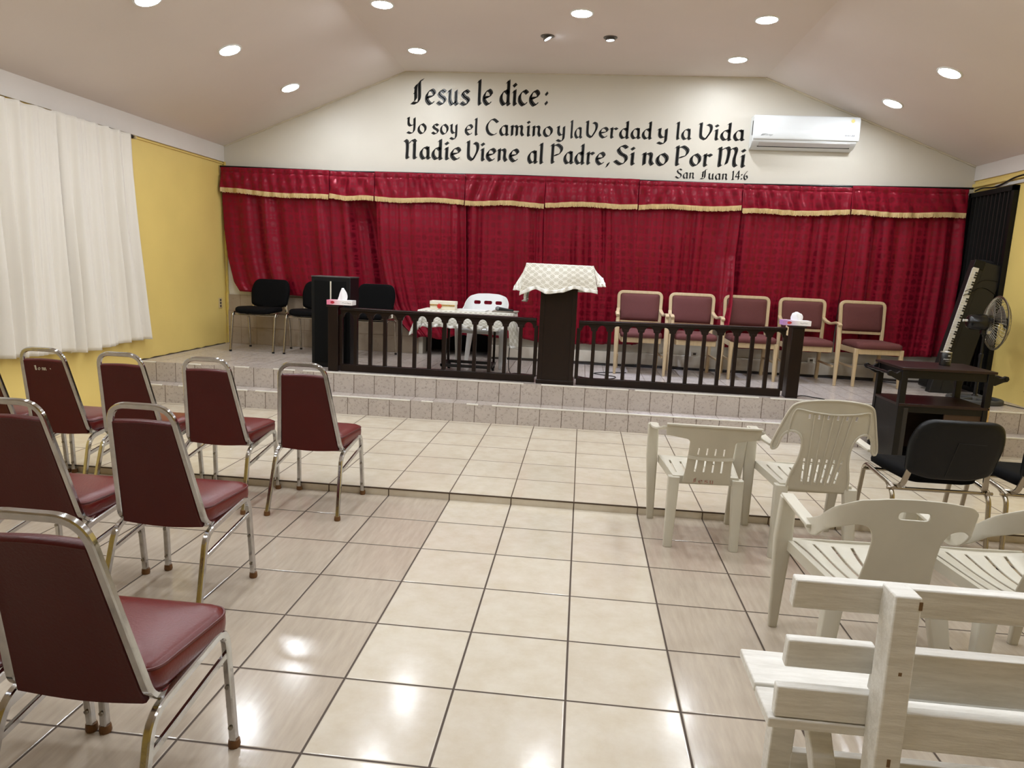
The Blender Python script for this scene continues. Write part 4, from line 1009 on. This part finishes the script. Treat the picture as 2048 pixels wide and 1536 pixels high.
# ------------------------------------------------------------------ lace covered wheeled table, with its things
tb = thing('wheeled_table', 'small dark wheeled table under a white lace cloth, behind the left railing', 'table', (-.36, 2.81, .413))
obj('table_top', MB().box(-.475, -.185, .600, .475, .195, .620), M_DWOOD, tb, bevel=.003)
for x in (-.235, .250):
    for y in (-.16, .14): obj('leg', MB().box(x-.012, y-.012, .075, x+.012, y+.012, .602), M_DWOOD, tb, bevel=.002)
M_FRAME = plain('dark_steel_frame', (34, 32, 30), .5, .2, .2, 20)
obj('base_frame', MB().box(-.255, -.185, .062, .270, -.150, .092).box(-.255, .125, .062, .270, .16, .092).box(-.255, -.185, .062, -.222, .16, .092).box(.237, -.185, .062, .270, .16, .092), M_FRAME, tb, bevel=.003)
for x in (-.225, .245):
    for y in (-.17, .14):
        c = obj('caster', MB().cyl((x-.012, y, .028), (x+.012, y, .028), .028, 16), M_BLACKPL, tb)
        obj('caster_fork', MB().box(x-.018, y-.012, .03, x-.013, y+.012, .066).box(x+.013, y-.012, .03, x+.018, y+.012, .066).box(x-.018, y-.014, .056, x+.018, y+.014, .066), M_FRAME, c)
# cloth over it: centre panel hangs to mid height, long corners at both ends
def tcl(s, t):
    x0, x1 = -.842, .108; zt_ = 1.0385
    if t < .5: return (x0+(x1-x0)*s, 3.00-.385*(t/.5), zt_)
    k = (t-.5)/.5
    e = max(0, abs(s-.5)*2-.86)/.14
    hem_ = .900+.010*math.sin(s*30) - .10*e
    return (x0+(x1-x0)*s + (s-.5)*.07*k, 2.612-.016*math.sin(k*PI/2)+.010*math.sin(s*22)*k, zt_-.006*min(1, k*6)+(hem_-zt_)*k)
tcm = obj('lace_cloth', MB().grid(tcl, 80, 30, lambda s, t: (.95*s, .62*t)), M_LACET, solid=.003, fix=False)
tag(tcm, 'white lace tablecloth with long hanging corners on the low table', 'tablecloth')
obj('ruffle', ruffle([Vector(tcl(.05+i/44, 1))+Vector((0, -.001, .006)) for i in range(41)], .028, 11), M_RUF, tcm, solid=.002, fix=False)
def tside(sg, z0, z1, fl):
    def fn(s, t):
        x = -.842 if sg < 0 else .108
        y = 3.00-.40*s; zb_ = z0+(z1-z0)*s+.012*math.sin(s*8)
        return (x+sg*(fl*t*(.45+.55*s)+.016*math.sin(s*13)*t+.004), y-.012*t, 1.0385+(zb_-1.0385)*t)
    return fn
for sg, z0, z1, fl, sd in ((-1, .90, .800, .075, 12), (1, .80, .715, .085, 13)):
    f = tside(sg, z0, z1, fl); obj('side_hang', MB().grid(f, 26, 18, lambda s, t: (.4*s, .3*t)), M_LACET, tcm, solid=.003, fix=False)
    obj('ruffle', ruffle([Vector(f(i/16, 1))+Vector((0, 0, .006)) for i in range(17)], .032, sd), M_RUF, tcm, solid=.002, fix=False)
    # the gathered corner turning back along the front
    def cor(s, t, sg=sg, z1=z1, fl=fl):
        a = f(1, t); return (a[0]-sg*.115*s*(.5+.5*t), a[1]-.012-.012*math.sin(s*PI)*t, 1.0385+((z1+(.10 if sg < 0 else .012)*s)-1.0385)*t)
    obj('front_corner', MB().grid(cor, 14, 18, lambda s, t: (.12*s, .3*t)), M_LACET, tcm, solid=.003, fix=False)
    obj('ruffle', ruffle([Vector(cor(i/8, 1))+Vector((0, -.001, .006)) for i in range(9)], .030, sd+5), M_RUF, tcm, solid=.002, fix=False)
ZT = 1.0412
gb = thing('gift_box', 'cream gift box with gold chain trim and a red flower, left on the lace table', 'box', (-.628, 2.80, ZT), .02)
bx = obj('carton', MB().box(-.128, -.07, 0, .128, .07, .070), plain('cream_card', (236, 228, 206), .5), gb, bevel=.002)
obj('lid', MB().box(-.131, -.073, .052, .131, .073, .086), plain('cream_card_lid', (240, 234, 216), .5), gb, bevel=.002)
mb = MB()
for i in range(15): mb.tube([(-.118+i*.0168+.0085*math.cos(q*PI/5), -.0745, .044+.0065*math.sin(q*PI/5)) for q in range(10)], .0022, 5, closed=True)
obj('gold_chain', mb, plain('gold_trim', (188, 146, 44), .35, .6), gb)
mb = MB()
for k in range(7):
    a = k*2*PI/7; mb.pillow([(.013*math.cos(q*PI/6), .008*math.sin(q*PI/6)) for q in range(12)], [(.6, 0), (1, .003), (.8, .006), (.3, .007)], Matrix.Translation((-.030+.014*math.cos(a), -.078, .036+.014*math.sin(a))) @ Matrix.Rotation(PI/2, 4, 'X') @ Matrix.Rotation(a, 4, 'Z'))
mb.pillow([(.009*math.cos(q*PI/6), .009*math.sin(q*PI/6)) for q in range(12)], [(1, 0), (1, .006), (.5, .010)], Matrix.Translation((-.030, -.078, .036)) @ Matrix.Rotation(PI/2, 4, 'X'))
obj('red_flower', mb, plain('red_ribbon', (198, 40, 28), .5), gb)
pp = obj('papers', MB().cbox((0, 0, .004), (.26, .18, .007)).cbox((.01, .005, .0095), (.25, .17, .003)), plain('white_sheets', (236, 236, 234), .6), loc=(-.306, 2.80, ZT), rot=(0, 0, -.08), bevel=.001)
tag(pp, 'flat stack of white papers on the lace table beside the gift box', 'papers')
mt = obj('cloth_pad', MB().box(-.13, -.10, 0, .13, .10, .012), plain('grey_cloth', (150, 140, 128), .85, 0, .1, 40), loc=(.005, 2.86, ZT), bevel=.004)
tag(mt, 'folded grey cloth pad on the right end of the lace table, under the microphone', 'cloth')
mc = thing('microphone', 'grey headed microphone lying on the grey pad on the lace table', 'microphone', (-.055, 2.79, ZT+.012+.018), -.3)
obj('head', MB().lathe([(0, 0), (.012, .001), (.020, .010), (.0235, .022), (.022, .036), (.015, .046), (0, .05)], 16), plain('mesh_grille', (120, 122, 124), .5, .5, .1, 300), mc, rot=(0, -PI/2, 0), loc=(.01, 0, .005))
obj('handle', MB().lathe([(0, 0), (.018, 0), (.017, .02), (.011, .12), (.011, .15), (0, .15)], 14), M_BLACKPL, mc, rot=(0, PI/2+.06, 0), loc=(.006, 0, .004))
wt = make_mono(M_PLASTN, 'plastic_armchair', ((-.160, -.085), (-.045, .045), (.085, .160)), .778, True)
wt.location = (-.285, 3.055, ZS); wt.rotation_euler = (0, 0, PI); wt['label'] = 'clean white plastic armchair behind the lace table, facing the hall'
# ------------------------------------------------------------------ dark wooden trolley on the platform at right
M_TROL = NT('dark_trolley_wood'); _v = M_TROL.obj(); _s = M_TROL.n('Mapping', {'Vector': _v, 'Scale': (3, 20, 14)}).outputs[0]; _g = M_TROL.noise(3, 5, _s, .6)
M_TROL.P(Specular_IOR_Level=.35, Base_Color=M_TROL.mix(_g, lin((24, 12, 12)), lin((48, 27, 26))), Roughness=.38); M_TROL = M_TROL.m
M_TROLB = plain('black_trolley_paint', (14, 11, 11), .42, 0, .2, 20, .1, 60, Specular_IOR_Level=.3)
M_CHIPY = plain('chipped_bare_wood', (196, 160, 96), .7, 0, .2, 60)
tr = thing('trolley', 'dark wooden serving trolley with handles, in front of the right end of the stage', 'trolley', (3.685, 1.74, .048))
obj('top_board', MB().box(-.360, -.255, .782, .360, .255, .802), M_TROL, tr, bevel=.003)
obj('apron', MB().box(-.335, -.235, .715, .335, -.215, .784).box(-.335, .215, .715, .335, .235, .784).box(-.335, -.235, .715, -.315, .235, .784).box(.315, -.235, .715, .335, .235, .784), M_TROLB, tr, bevel=.002)
for sx in (-1, 1):
    for sy in (-1, 1):
        p = obj('leg', MB().box(sx*.322-.024, sy*.222-.022, 0, sx*.322+.024, sy*.222+.022, .784), M_TROLB, tr, bevel=.003)
        if sx == 1 and sy == -1:
            tag(obj('chipped_patch', MB().prism([(.347, .40), (.3475, .47), (.341, .52), (.332, .50), (.336, .44), (.330, .36), (.338, .33), (.346, .35)], -.2450, -.2435, 'y'), M_CHIPY, p), 'bare chipped patch')
    # carved brackets and a turned bar
    for sy in (-1, 1):
        pr = [(sx*.330, .770), (sx*.365, .768), (sx*.385, .752), (sx*.405, .756), (sx*.430, .772), (sx*.452, .768), (sx*.460, .748), (sx*.448, .728), (sx*.420, .722), (sx*.390, .706), (sx*.360, .690), (sx*.330, .700)]
        obj('handle_bracket', MB().prism(pr, sy*.228-.012, sy*.228+.012, 'y'), M_TROLB, tr, bevel=.004)
    P = [(sx*.440, y, .748) for y in (-.245, -.225, -.215, -.16, -.10, -.06, 0, .06, .10, .16, .215, .225, .245)]
    obj('handle_bar', MB().tube(P, [.014, .016, .010, .011, .014, .010, .015, .010, .014, .011, .010, .016, .014], 10), M_TROLB, tr)
obj('shelf', MB().box(-.345, -.245, .490, .345, .245, .512), M_TROL, tr, bevel=.003)
obj('side_panel', MB().box(-.340, -.215, .05, -.322, .215, .492), M_TROLB, tr)
obj('side_panel', MB().box(.322, -.215, .05, .340, .215, .492), M_TROLB, tr)
obj('back_panel', MB().box(-.32, .205, .05, .32, .218, .492), plain('brown_back_panel', (58, 36, 24), .6, 0, .2, 9), tr)
obj('bottom_board', MB().box(-.335, -.235, .045, .335, .235, .062), M_TROLB, tr, bevel=.002)
obj('door', MB().box(.02, -.228, .07, .298, -.210, .470), plain('brown_door', (62, 38, 22), .5, 0, .25, 7), tr, bevel=.003)
obj('door_stile', MB().box(-.302, -.240, .066, -.262, -.222, .475), plain('black_scuffed_strip', (34, 31, 31), .5, 0, .2, 30), tr, bevel=.003)
obj('front_rail', MB().box(-.30, -.236, .440, .30, -.218, .490), M_TROLB, tr)
cup = thing('canister', 'black canister with white lettering standing on the trolley', 'canister', (3.795, 1.80, .850))
obj('body', MB().lathe([(0, 0), (.040, 0), (.0425, .003), (.0425, .104), (.040, .108), (0, .108)], 28), plain('black_can', (18, 18, 19), .3), cup)
obj('rim', MB().lathe([(.041, .104), (.0435, .106), (.0435, .112), (.039, .114), (.037, .108)], 28), plain('silver_rim', (190, 190, 188), .3, .8), cup)
mb = MB()
def canput(a, z, w_, h): 
    for i in range(3):
        t0, t1 = a+w_*i/3, a+w_*(i+1)/3
        mb.add([(.0430*math.sin(q), -.0430*math.cos(q), zz) for q, zz in ((t0, z), (t1, z), (t1, z+h), (t0, z+h))], [(0, 1, 2, 3)])
rnd = random.Random(3)
for i in range(4): canput(-.05+i*.13, .078, .10, .010)
for i in range(9): canput(-.75+i*.17, .050+.002*(i % 2), rnd.uniform(.08, .14), .0065)
for i in range(6): canput(-.35+i*.14, .037, .07, .003)
obj('lettering', mb, plain('white_print', (214, 214, 214), .5), cup, fix=False)

# ------------------------------------------------------------------ black gate in the right wall
gate = MB()
GY0, GY1, GZ0, GZ1 = 3.20, 4.02, .413, 2.50
gate.box(XR-.012, GY0, GZ0, XR, GY1, GZ1)  # black sheet in place of the dark behind the bars
M_GATE = plain('black_gate_paint', (12, 12, 12), .5, 0, .2, 12, Specular_IOR_Level=.25)
gt = struct('door_1', gate, M_GATE, smooth=False)
obj('gate_frame', MB().box(XR-.050, GY0, GZ0, XR-.010, GY0+.045, GZ1).box(XR-.050, GY1-.04, GZ0, XR-.010, GY1, GZ1).box(XR-.050, GY0, GZ1-.05, XR-.010, GY1, GZ1).box(XR-.050, GY0, GZ0, XR-.010, GY1, GZ0+.05).box(XR-.05, GY0, 1.35, XR-.012, GY1, 1.385), M_GATE, gt, smooth=False)
mb = MB(); k = 0
while GY0+.10+k*.072 < GY1-.06: mb.box(XR-.042, GY0+.094+k*.072, GZ0+.04, XR-.014, GY0+.108+k*.072, GZ1-.04); k += 1
obj('gate_bars', mb, plain('grey_gate_bars', (52, 51, 49), .4, .4), gt, smooth=False)  # bars a paler grey than the gate frame
struct('trim_14', MB().box(XR-.020, 3.12, 2.515, XR, 3.60, 2.545), plain('lit_patch_white', (206, 204, 200), .6, 0, .1, 20), smooth=False)  # pale strip painted in for the lit patch above the gate
cb = obj('cable', MB().tube(spline([(XR-.03, 3.95, 2.52), (XR-.032, 3.8, 2.535), (XR-.034, 3.6, 2.520), (XR-.034, 3.45, 2.535), (XR-.032, 3.25, 2.575), (XR-.03, 3.0, 2.585), (XR-.03, 2.6, 2.59)], 6), .008, 6), M_BLACKPL)
tag(cb, 'black cable running above the gate along the yellow band', 'cable')

# ------------------------------------------------------------------ keyboard stood on end, and its case
kb = thing('keyboard', 'black electronic keyboard with white keys stood on end in the right corner', 'keyboard', (4.375, 3.24, .413), 0)
kb.rotation_euler = (-.03, .205, .0)
obj('body', MB().box(0, -.05, 0, .295, .04, 1.385), plain('charcoal_keyboard', (24, 23, 22), .5, 0, .1, 10, .05, 90), kb, bevel=.008, seg=3)
obj('end_cheek', MB().box(-.004, -.060, 1.30, .10, -.045, 1.390), M_BLACKPL, kb, bevel=.004)
M_KEYW = plain('ivory_white_key', (226, 222, 210), .35); M_KEYB = plain('ebony_key', (12, 12, 13), .35)
pat = [1, 1, 0, 1, 1, 1, 0]
for i in range(41):
    z0 = .315+i*.0243
    k_ = MB().box(-.002, -.064, z0, .056, -.048, z0+.0230); obj('white_key', k_, M_KEYW, kb)
    if pat[(i+2) % 7] and i < 40: obj('black_key', MB().box(.034, -.073, z0+.0165, .060, -.060, z0+.0300), M_KEYB, kb)
obj('panel_line', MB().box(.100, -.0515, .05, .103, -.049, 1.33), M_KEYB, kb)
obj('strap', MB().tube(spline([(-.006, -.066, 1.02), (.05, -.07, 1.06), (.13, -.056, 1.13), (.20, -.056, 1.135), (.298, -.053, 1.10)], 6), (.004, .012), up=(0, 1, 0)).tube(spline([(-.006, -.066, 1.06), (.06, -.07, 1.12), (.14, -.056, 1.21), (.298, -.053, 1.235)], 6), (.003, .006), up=(0, 1, 0)), M_BLACKPL, kb)
cs = thing('equipment_case', 'black soft case standing behind the upright keyboard, against the gate', 'case', (4.62, 3.48, .413))
cs.rotation_euler = (0, .125, 0)
obj('shell', MB().pillow(rrect(0, -.12, .15, .14, .05), [(.9, 0), (1, .03), (1, 1.30), (.94, 1.36), (.7, 1.38)]), plain('black_nylon', (18, 18, 19), .8, 0, .2, 20, .2, 200), cs)
obj('case_foot', MB().box(-.20, -.13, 0, .02, .08, .16), M_BLACKPL, cs, bevel=.02, seg=3)
obj('white_tag', MB().box(-.165, -.134, .165, -.115, -.130, .235), plain('white_label', (226, 226, 224), .5), cs)

# ------------------------------------------------------------------ pedestal fan
fn_ = thing('pedestal_fan', 'black pedestal fan with wire guard facing right, beside the upright keyboard', 'fan', (4.585, 2.75, .413), -.12)
M_FANB = plain('fan_black', (18, 18, 19), .25); M_FANC = plain('fan_wire', (150, 144, 128), .3, .9); M_FANG = plain('fan_base_grey', (64, 64, 62), .6, 0, .1, 20)
rg = MB().tube([(.215*math.cos(a*PI/20), .215*math.sin(a*PI/20), .022) for a in range(40)], (.045, .040), closed=True, up=(0, 0, 1))
bs = obj('base', rg, M_FANG, fn_, bevel=.006)
mb = MB()
for k in range(4):
    a = .5+k*PI/2; mb.tube([(.03*math.cos(a), .03*math.sin(a), .034), (.205*math.cos(a), .205*math.sin(a), .026)], (.05, .026), up=(0, 0, 1))
mb.lathe([(0, .012), (.06, .012), (.055, .045), (.028, .060), (0, .060)], 20)
obj('base_spokes', mb, M_FANG, bs, bevel=.003)
obj('pole', MB().lathe([(0, .05), (.030, .05), (.030, .062), (.016, .075), (.016, .42), (.020, .43), (.020, .46), (.012, .47), (.012, .66), (0, .66)], 16), plain('fan_pole', (44, 43, 42), .3, .6), fn_)
HZ = .760
obj('neck', MB().cyl((.0, 0, .64), (.0, 0, .70), .022, 14).cbox((.0, 0, .685), (.07, .05, .07)), M_FANB, fn_, bevel=.006)
kn = obj('tilt_knob', MB().lathe([(0, 0), (.017, 0), (.019, .006), (.015, .014), (0, .015)], 16), plain('chrome_knob', (190, 188, 182), .25, .9), fn_, loc=(.02, -.03, .670), rot=(PI/2, 0, 0))
obj('motor', MB().lathe([(0, -.185), (.034, -.185), (.056, -.175), (.070, -.15), (.076, -.06), (.073, .02), (.055, .035), (0, .035)], 28), M_FANB, fn_, loc=(.02, 0, HZ), rot=(0, PI/2, 0))
obj('back_cap', MB().lathe([(0, 0), (.012, 0), (.010, .03), (.014, .036), (0, .042)], 12), plain('pale_cap', (220, 218, 210), .4), fn_, loc=(-.165, -.012, HZ+.012), rot=(0, -PI/2, 0))
XG = .085   # guard rim plane
def guard(sg, name):
    mb = MB(); R_ = .245; D_ = .075
    f = lambda r: XG+sg*(D_*(1-(r/R_)**2.6)+.010)
    for k in range(44):
        a = 2*PI*k/44; P = [(f(r), r*math.cos(a+.25*(1-r/R_)*sg), HZ+r*math.sin(a+.25*(1-r/R_)*sg)) for r in (.05, .09, .13, .17, .205, .23, .243)]
        mb.tube(P, .0014, 4, cap=False)
    for r in (.05, .13, .20): mb.tube([(f(r), r*math.cos(q*PI/24), HZ+r*math.sin(q*PI/24)) for q in range(48)], .0022, 5, closed=True)
    return obj(name, mb, M_FANC, fn_)
guard(-1, 'rear_guard'); fg = guard(1, 'front_guard')
obj('guard_rim', MB().tube([(XG, .246*math.cos(q*PI/24), HZ+.246*math.sin(q*PI/24)) for q in range(48)], (.022, .006), closed=True, up=(1, 0, 0)), M_FANC, fn_)
obj('guard_hub', MB().lathe([(0, 0), (.052, 0), (.050, .008), (0, .014)], 24), M_FANB, fg, loc=(XG+.082, 0, HZ), rot=(0, PI/2, 0))
obj('blade_hub', MB().lathe([(0, -.02), (.034, -.02), (.034, .02), (.02, .03), (0, .03)], 20), M_FANB, fn_, loc=(XG-.01, 0, HZ), rot=(0, PI/2, 0))
M_BLADE = plain('smoky_blade', (96, 90, 80), .3)
for k in range(3):
    a0 = k*2*PI/3+.4
    def bf(s, t, a0=a0):
        r = .03+.185*s; a = a0+(t-.5)*(1.15-.1*s)+.25*s; return (XG-.012+.030*(t-.5)*(1.2-s*.4), r*math.cos(a), HZ+r*math.sin(a))
    obj('blade', MB().grid(bf, 12, 10), M_BLADE, fn_, solid=.003, fix=False)
fc = obj('power_cable', MB().tube(spline([(4.79, 2.70, .419), (4.83, 2.60, .418), (4.86, 2.52, .418), (4.90, 2.50, .420), (4.935, 2.56, .48), (4.944, 2.62, .56)], 6), .004, 6), M_BLACKPL)
tag(fc, 'thin black cable running from the fan base to the yellow wall', 'cable')

# ------------------------------------------------------------------ air conditioner
M_ACW = plain('glossy_white_ac', (232, 236, 238), .16, 0, .01, 3); M_ACG = plain('pale_grey_ac', (206, 202, 200), .4)
ac = thing('air_conditioner', 'white split air conditioner on the back wall, right of the painted verse', 'air conditioner', (3.06, 0, 0))
X0, X1 = -.545, .545
obj('housing', MB().prism([(4.028, 2.892), (3.93, 2.905), (3.855, 2.965), (3.855, 3.215), (3.875, 3.238), (4.028, 3.245)], X0, X1, 'x'), M_ACW, ac, bevel=.012, seg=3)
obj('front_panel', MB().prism([(3.858, 2.980), (3.838, 2.980), (3.828, 3.00), (3.836, 3.195), (3.852, 3.225), (3.868, 3.232)], X0+.004, X1+.012, 'x'), M_ACW, ac, bevel=.008, seg=3)
def onslope(k, o=.0015): return (3.93+(3.855-3.93)*k, 2.905+.06*k-o)
a, b = onslope(.30), onslope(.92)
obj('louvre', MB().prism([(a[0], a[1]-.004), (b[0], b[1]-.004), (b[0]+.01, b[1]+.01), (a[0]+.01, a[1]+.01)], X0+.075, X1-.065, 'x'), M_ACG, ac, bevel=.003)
obj('outlet_gap', MB().prism([(a[0]+.007, a[1]-.0085), (a[0]-.001, a[1]-.003), (a[0]+.005, a[1]+.004), (a[0]+.012, a[1]-.002)], X0+.065, X1-.055, 'x'), M_DARK, ac, smooth=False)
obj('side_vent', MB().box(X0-.0015, 3.885, 3.03, X0+.004, 3.915, 3.18), M_DARK, ac, smooth=False)
G['g'] = (.8, [[(.62, .88), (.4, 1), (.15, .7), (.12, .3), (.33, 0), (.62, .3)], [(.62, 1), (.62, .2), (.56, -.32), (.34, -.5), (.1, -.38)]])
mb = MB(); acput = lambda a_, b_: (a_+.22*(b_-3.02), 3.8275+.04*(b_-3.0)-.0008, b_)
for q in ([(-.470, 3.016), (-.448, 3.036)], [(-.462, 3.016), (-.436, 3.036)], [(-.450, 3.016), (-.424, 3.036)]):
    (xa, za), (xb, zb_) = q; mb.add([acput(xa, za), acput(xa+.006, za), acput(xb+.002, zb_), acput(xb-.004, zb_)], [(0, 1, 2, 3)])
write(mb, 'Mirage', -.432, -.345, 3.018, .012, .2, acput)
obj('lettering', mb, plain('grey_print', (96, 98, 100), .4), ac, smooth=False, fix=False)
mb = MB()
for i in range(5): mb.add([(.405+i*.012, 3.8285, 3.028), (.413+i*.012, 3.8285, 3.028), (.413+i*.012, 3.8288, 3.040), (.405+i*.012, 3.8288, 3.040)], [(0, 1, 2, 3)])
for x in (.474, .490): mb.add([(x, 3.8285, 3.024), (x+.011, 3.8285, 3.024), (x+.013, 3.8288, 3.042), (x+.002, 3.8288, 3.042)], [(0, 1, 2, 3)])
obj('badge', mb, plain('grey_badge', (120, 122, 124), .4), ac, smooth=False, fix=False)
obj('sticker', MB().lathe([(0, 0), (.019, 0), (.018, .0015), (0, .0015)], 18), plain('yellow_sticker', (226, 206, 120), .5), ac, loc=(.475, 3.8345, 3.185), rot=(PI/2, 0, 0))

# ------------------------------------------------------------------ outlets and cables
M_PLATE = plain('outlet_plate', (212, 190, 140), .5); M_PLW = plain('white_outlet', (206, 200, 188), .5); M_SOCK = plain('socket_holes', (70, 62, 52), .6)
def outlet(label, loc, rz, m):
    o = thing('wall_outlet', label, 'outlet', loc, rz, 'wall outlets')
    obj('plate', MB().box(-.038, 0, -.062, .038, .008, .062), m, o, bevel=.003)
    mb = MB()
    for z in (-.036, 0, .036): mb.box(-.017, -.003, z-.013, .017, .002, z+.013)
    obj('sockets', mb, M_SOCK, o, bevel=.002)
outlet('beige wall outlet on the yellow wall beside the leftmost black stage chair', (XL+.010, 3.87, .915), PI/2, M_PLATE)
outlet('white wall outlet low on the plaster wall behind the fourth pale wood chair', (3.42, 3.935, .56), 0, M_PLW)
outlet('white wall outlet low on the plaster wall behind the second pale wood chair', (2.11, 3.935, .56), 0, M_PLW)
def cable(label, pts, r=.0045): tag(obj('cable', MB().tube(spline(pts, 8), r, 6), M_BLACKPL), label, 'cable')
z = .4185
cable('black cable hanging from the lace table and coiling on the stage left of the lectern', [(.06, 2.90, 1.0), (.055, 2.91, .70), (.06, 2.86, .47), (.12, 2.70, z), (.22, 2.62, z), (.34, 2.66, z), (.30, 2.78, z), (.14, 2.80, z+.004), (.10, 2.70, z+.005), (.24, 2.64, z+.008), (.36, 2.72, z+.004), (.44, 2.86, z)])
cable('loop of black cable on the stage just right of the lectern', [(.76, 2.90, z), (.86, 2.80, z), (1.0, 2.78, z), (1.14, 2.86, z), (1.16, 3.0, z), (1.02, 3.08, z), (.95, 3.16, z), (1.10, 3.28, z), (1.3, 3.33, z)])
cable('long black cable lying along the foot of the back wall behind the pale chairs', [(.5, 3.88, z), (1.2, 3.87, z), (1.9, 3.885, z), (2.5, 3.86, z), (3.1, 3.885, z), (3.7, 3.85, z), (4.1, 3.80, z), (4.36, 3.70, z)], .006)
cable('short black cable on the stage edge right of the railing post', [(2.84, 2.42, z), (2.90, 2.44, z+.004), (2.98, 2.40, z), (3.06, 2.33, z)])
cable('thin black cable along the foot of the left railing', [(-1.5, 2.43, z), (-1.0, 2.425, z), (-.5, 2.432, z), (-.0, 2.424, z), (.33, 2.43, z)], .004)
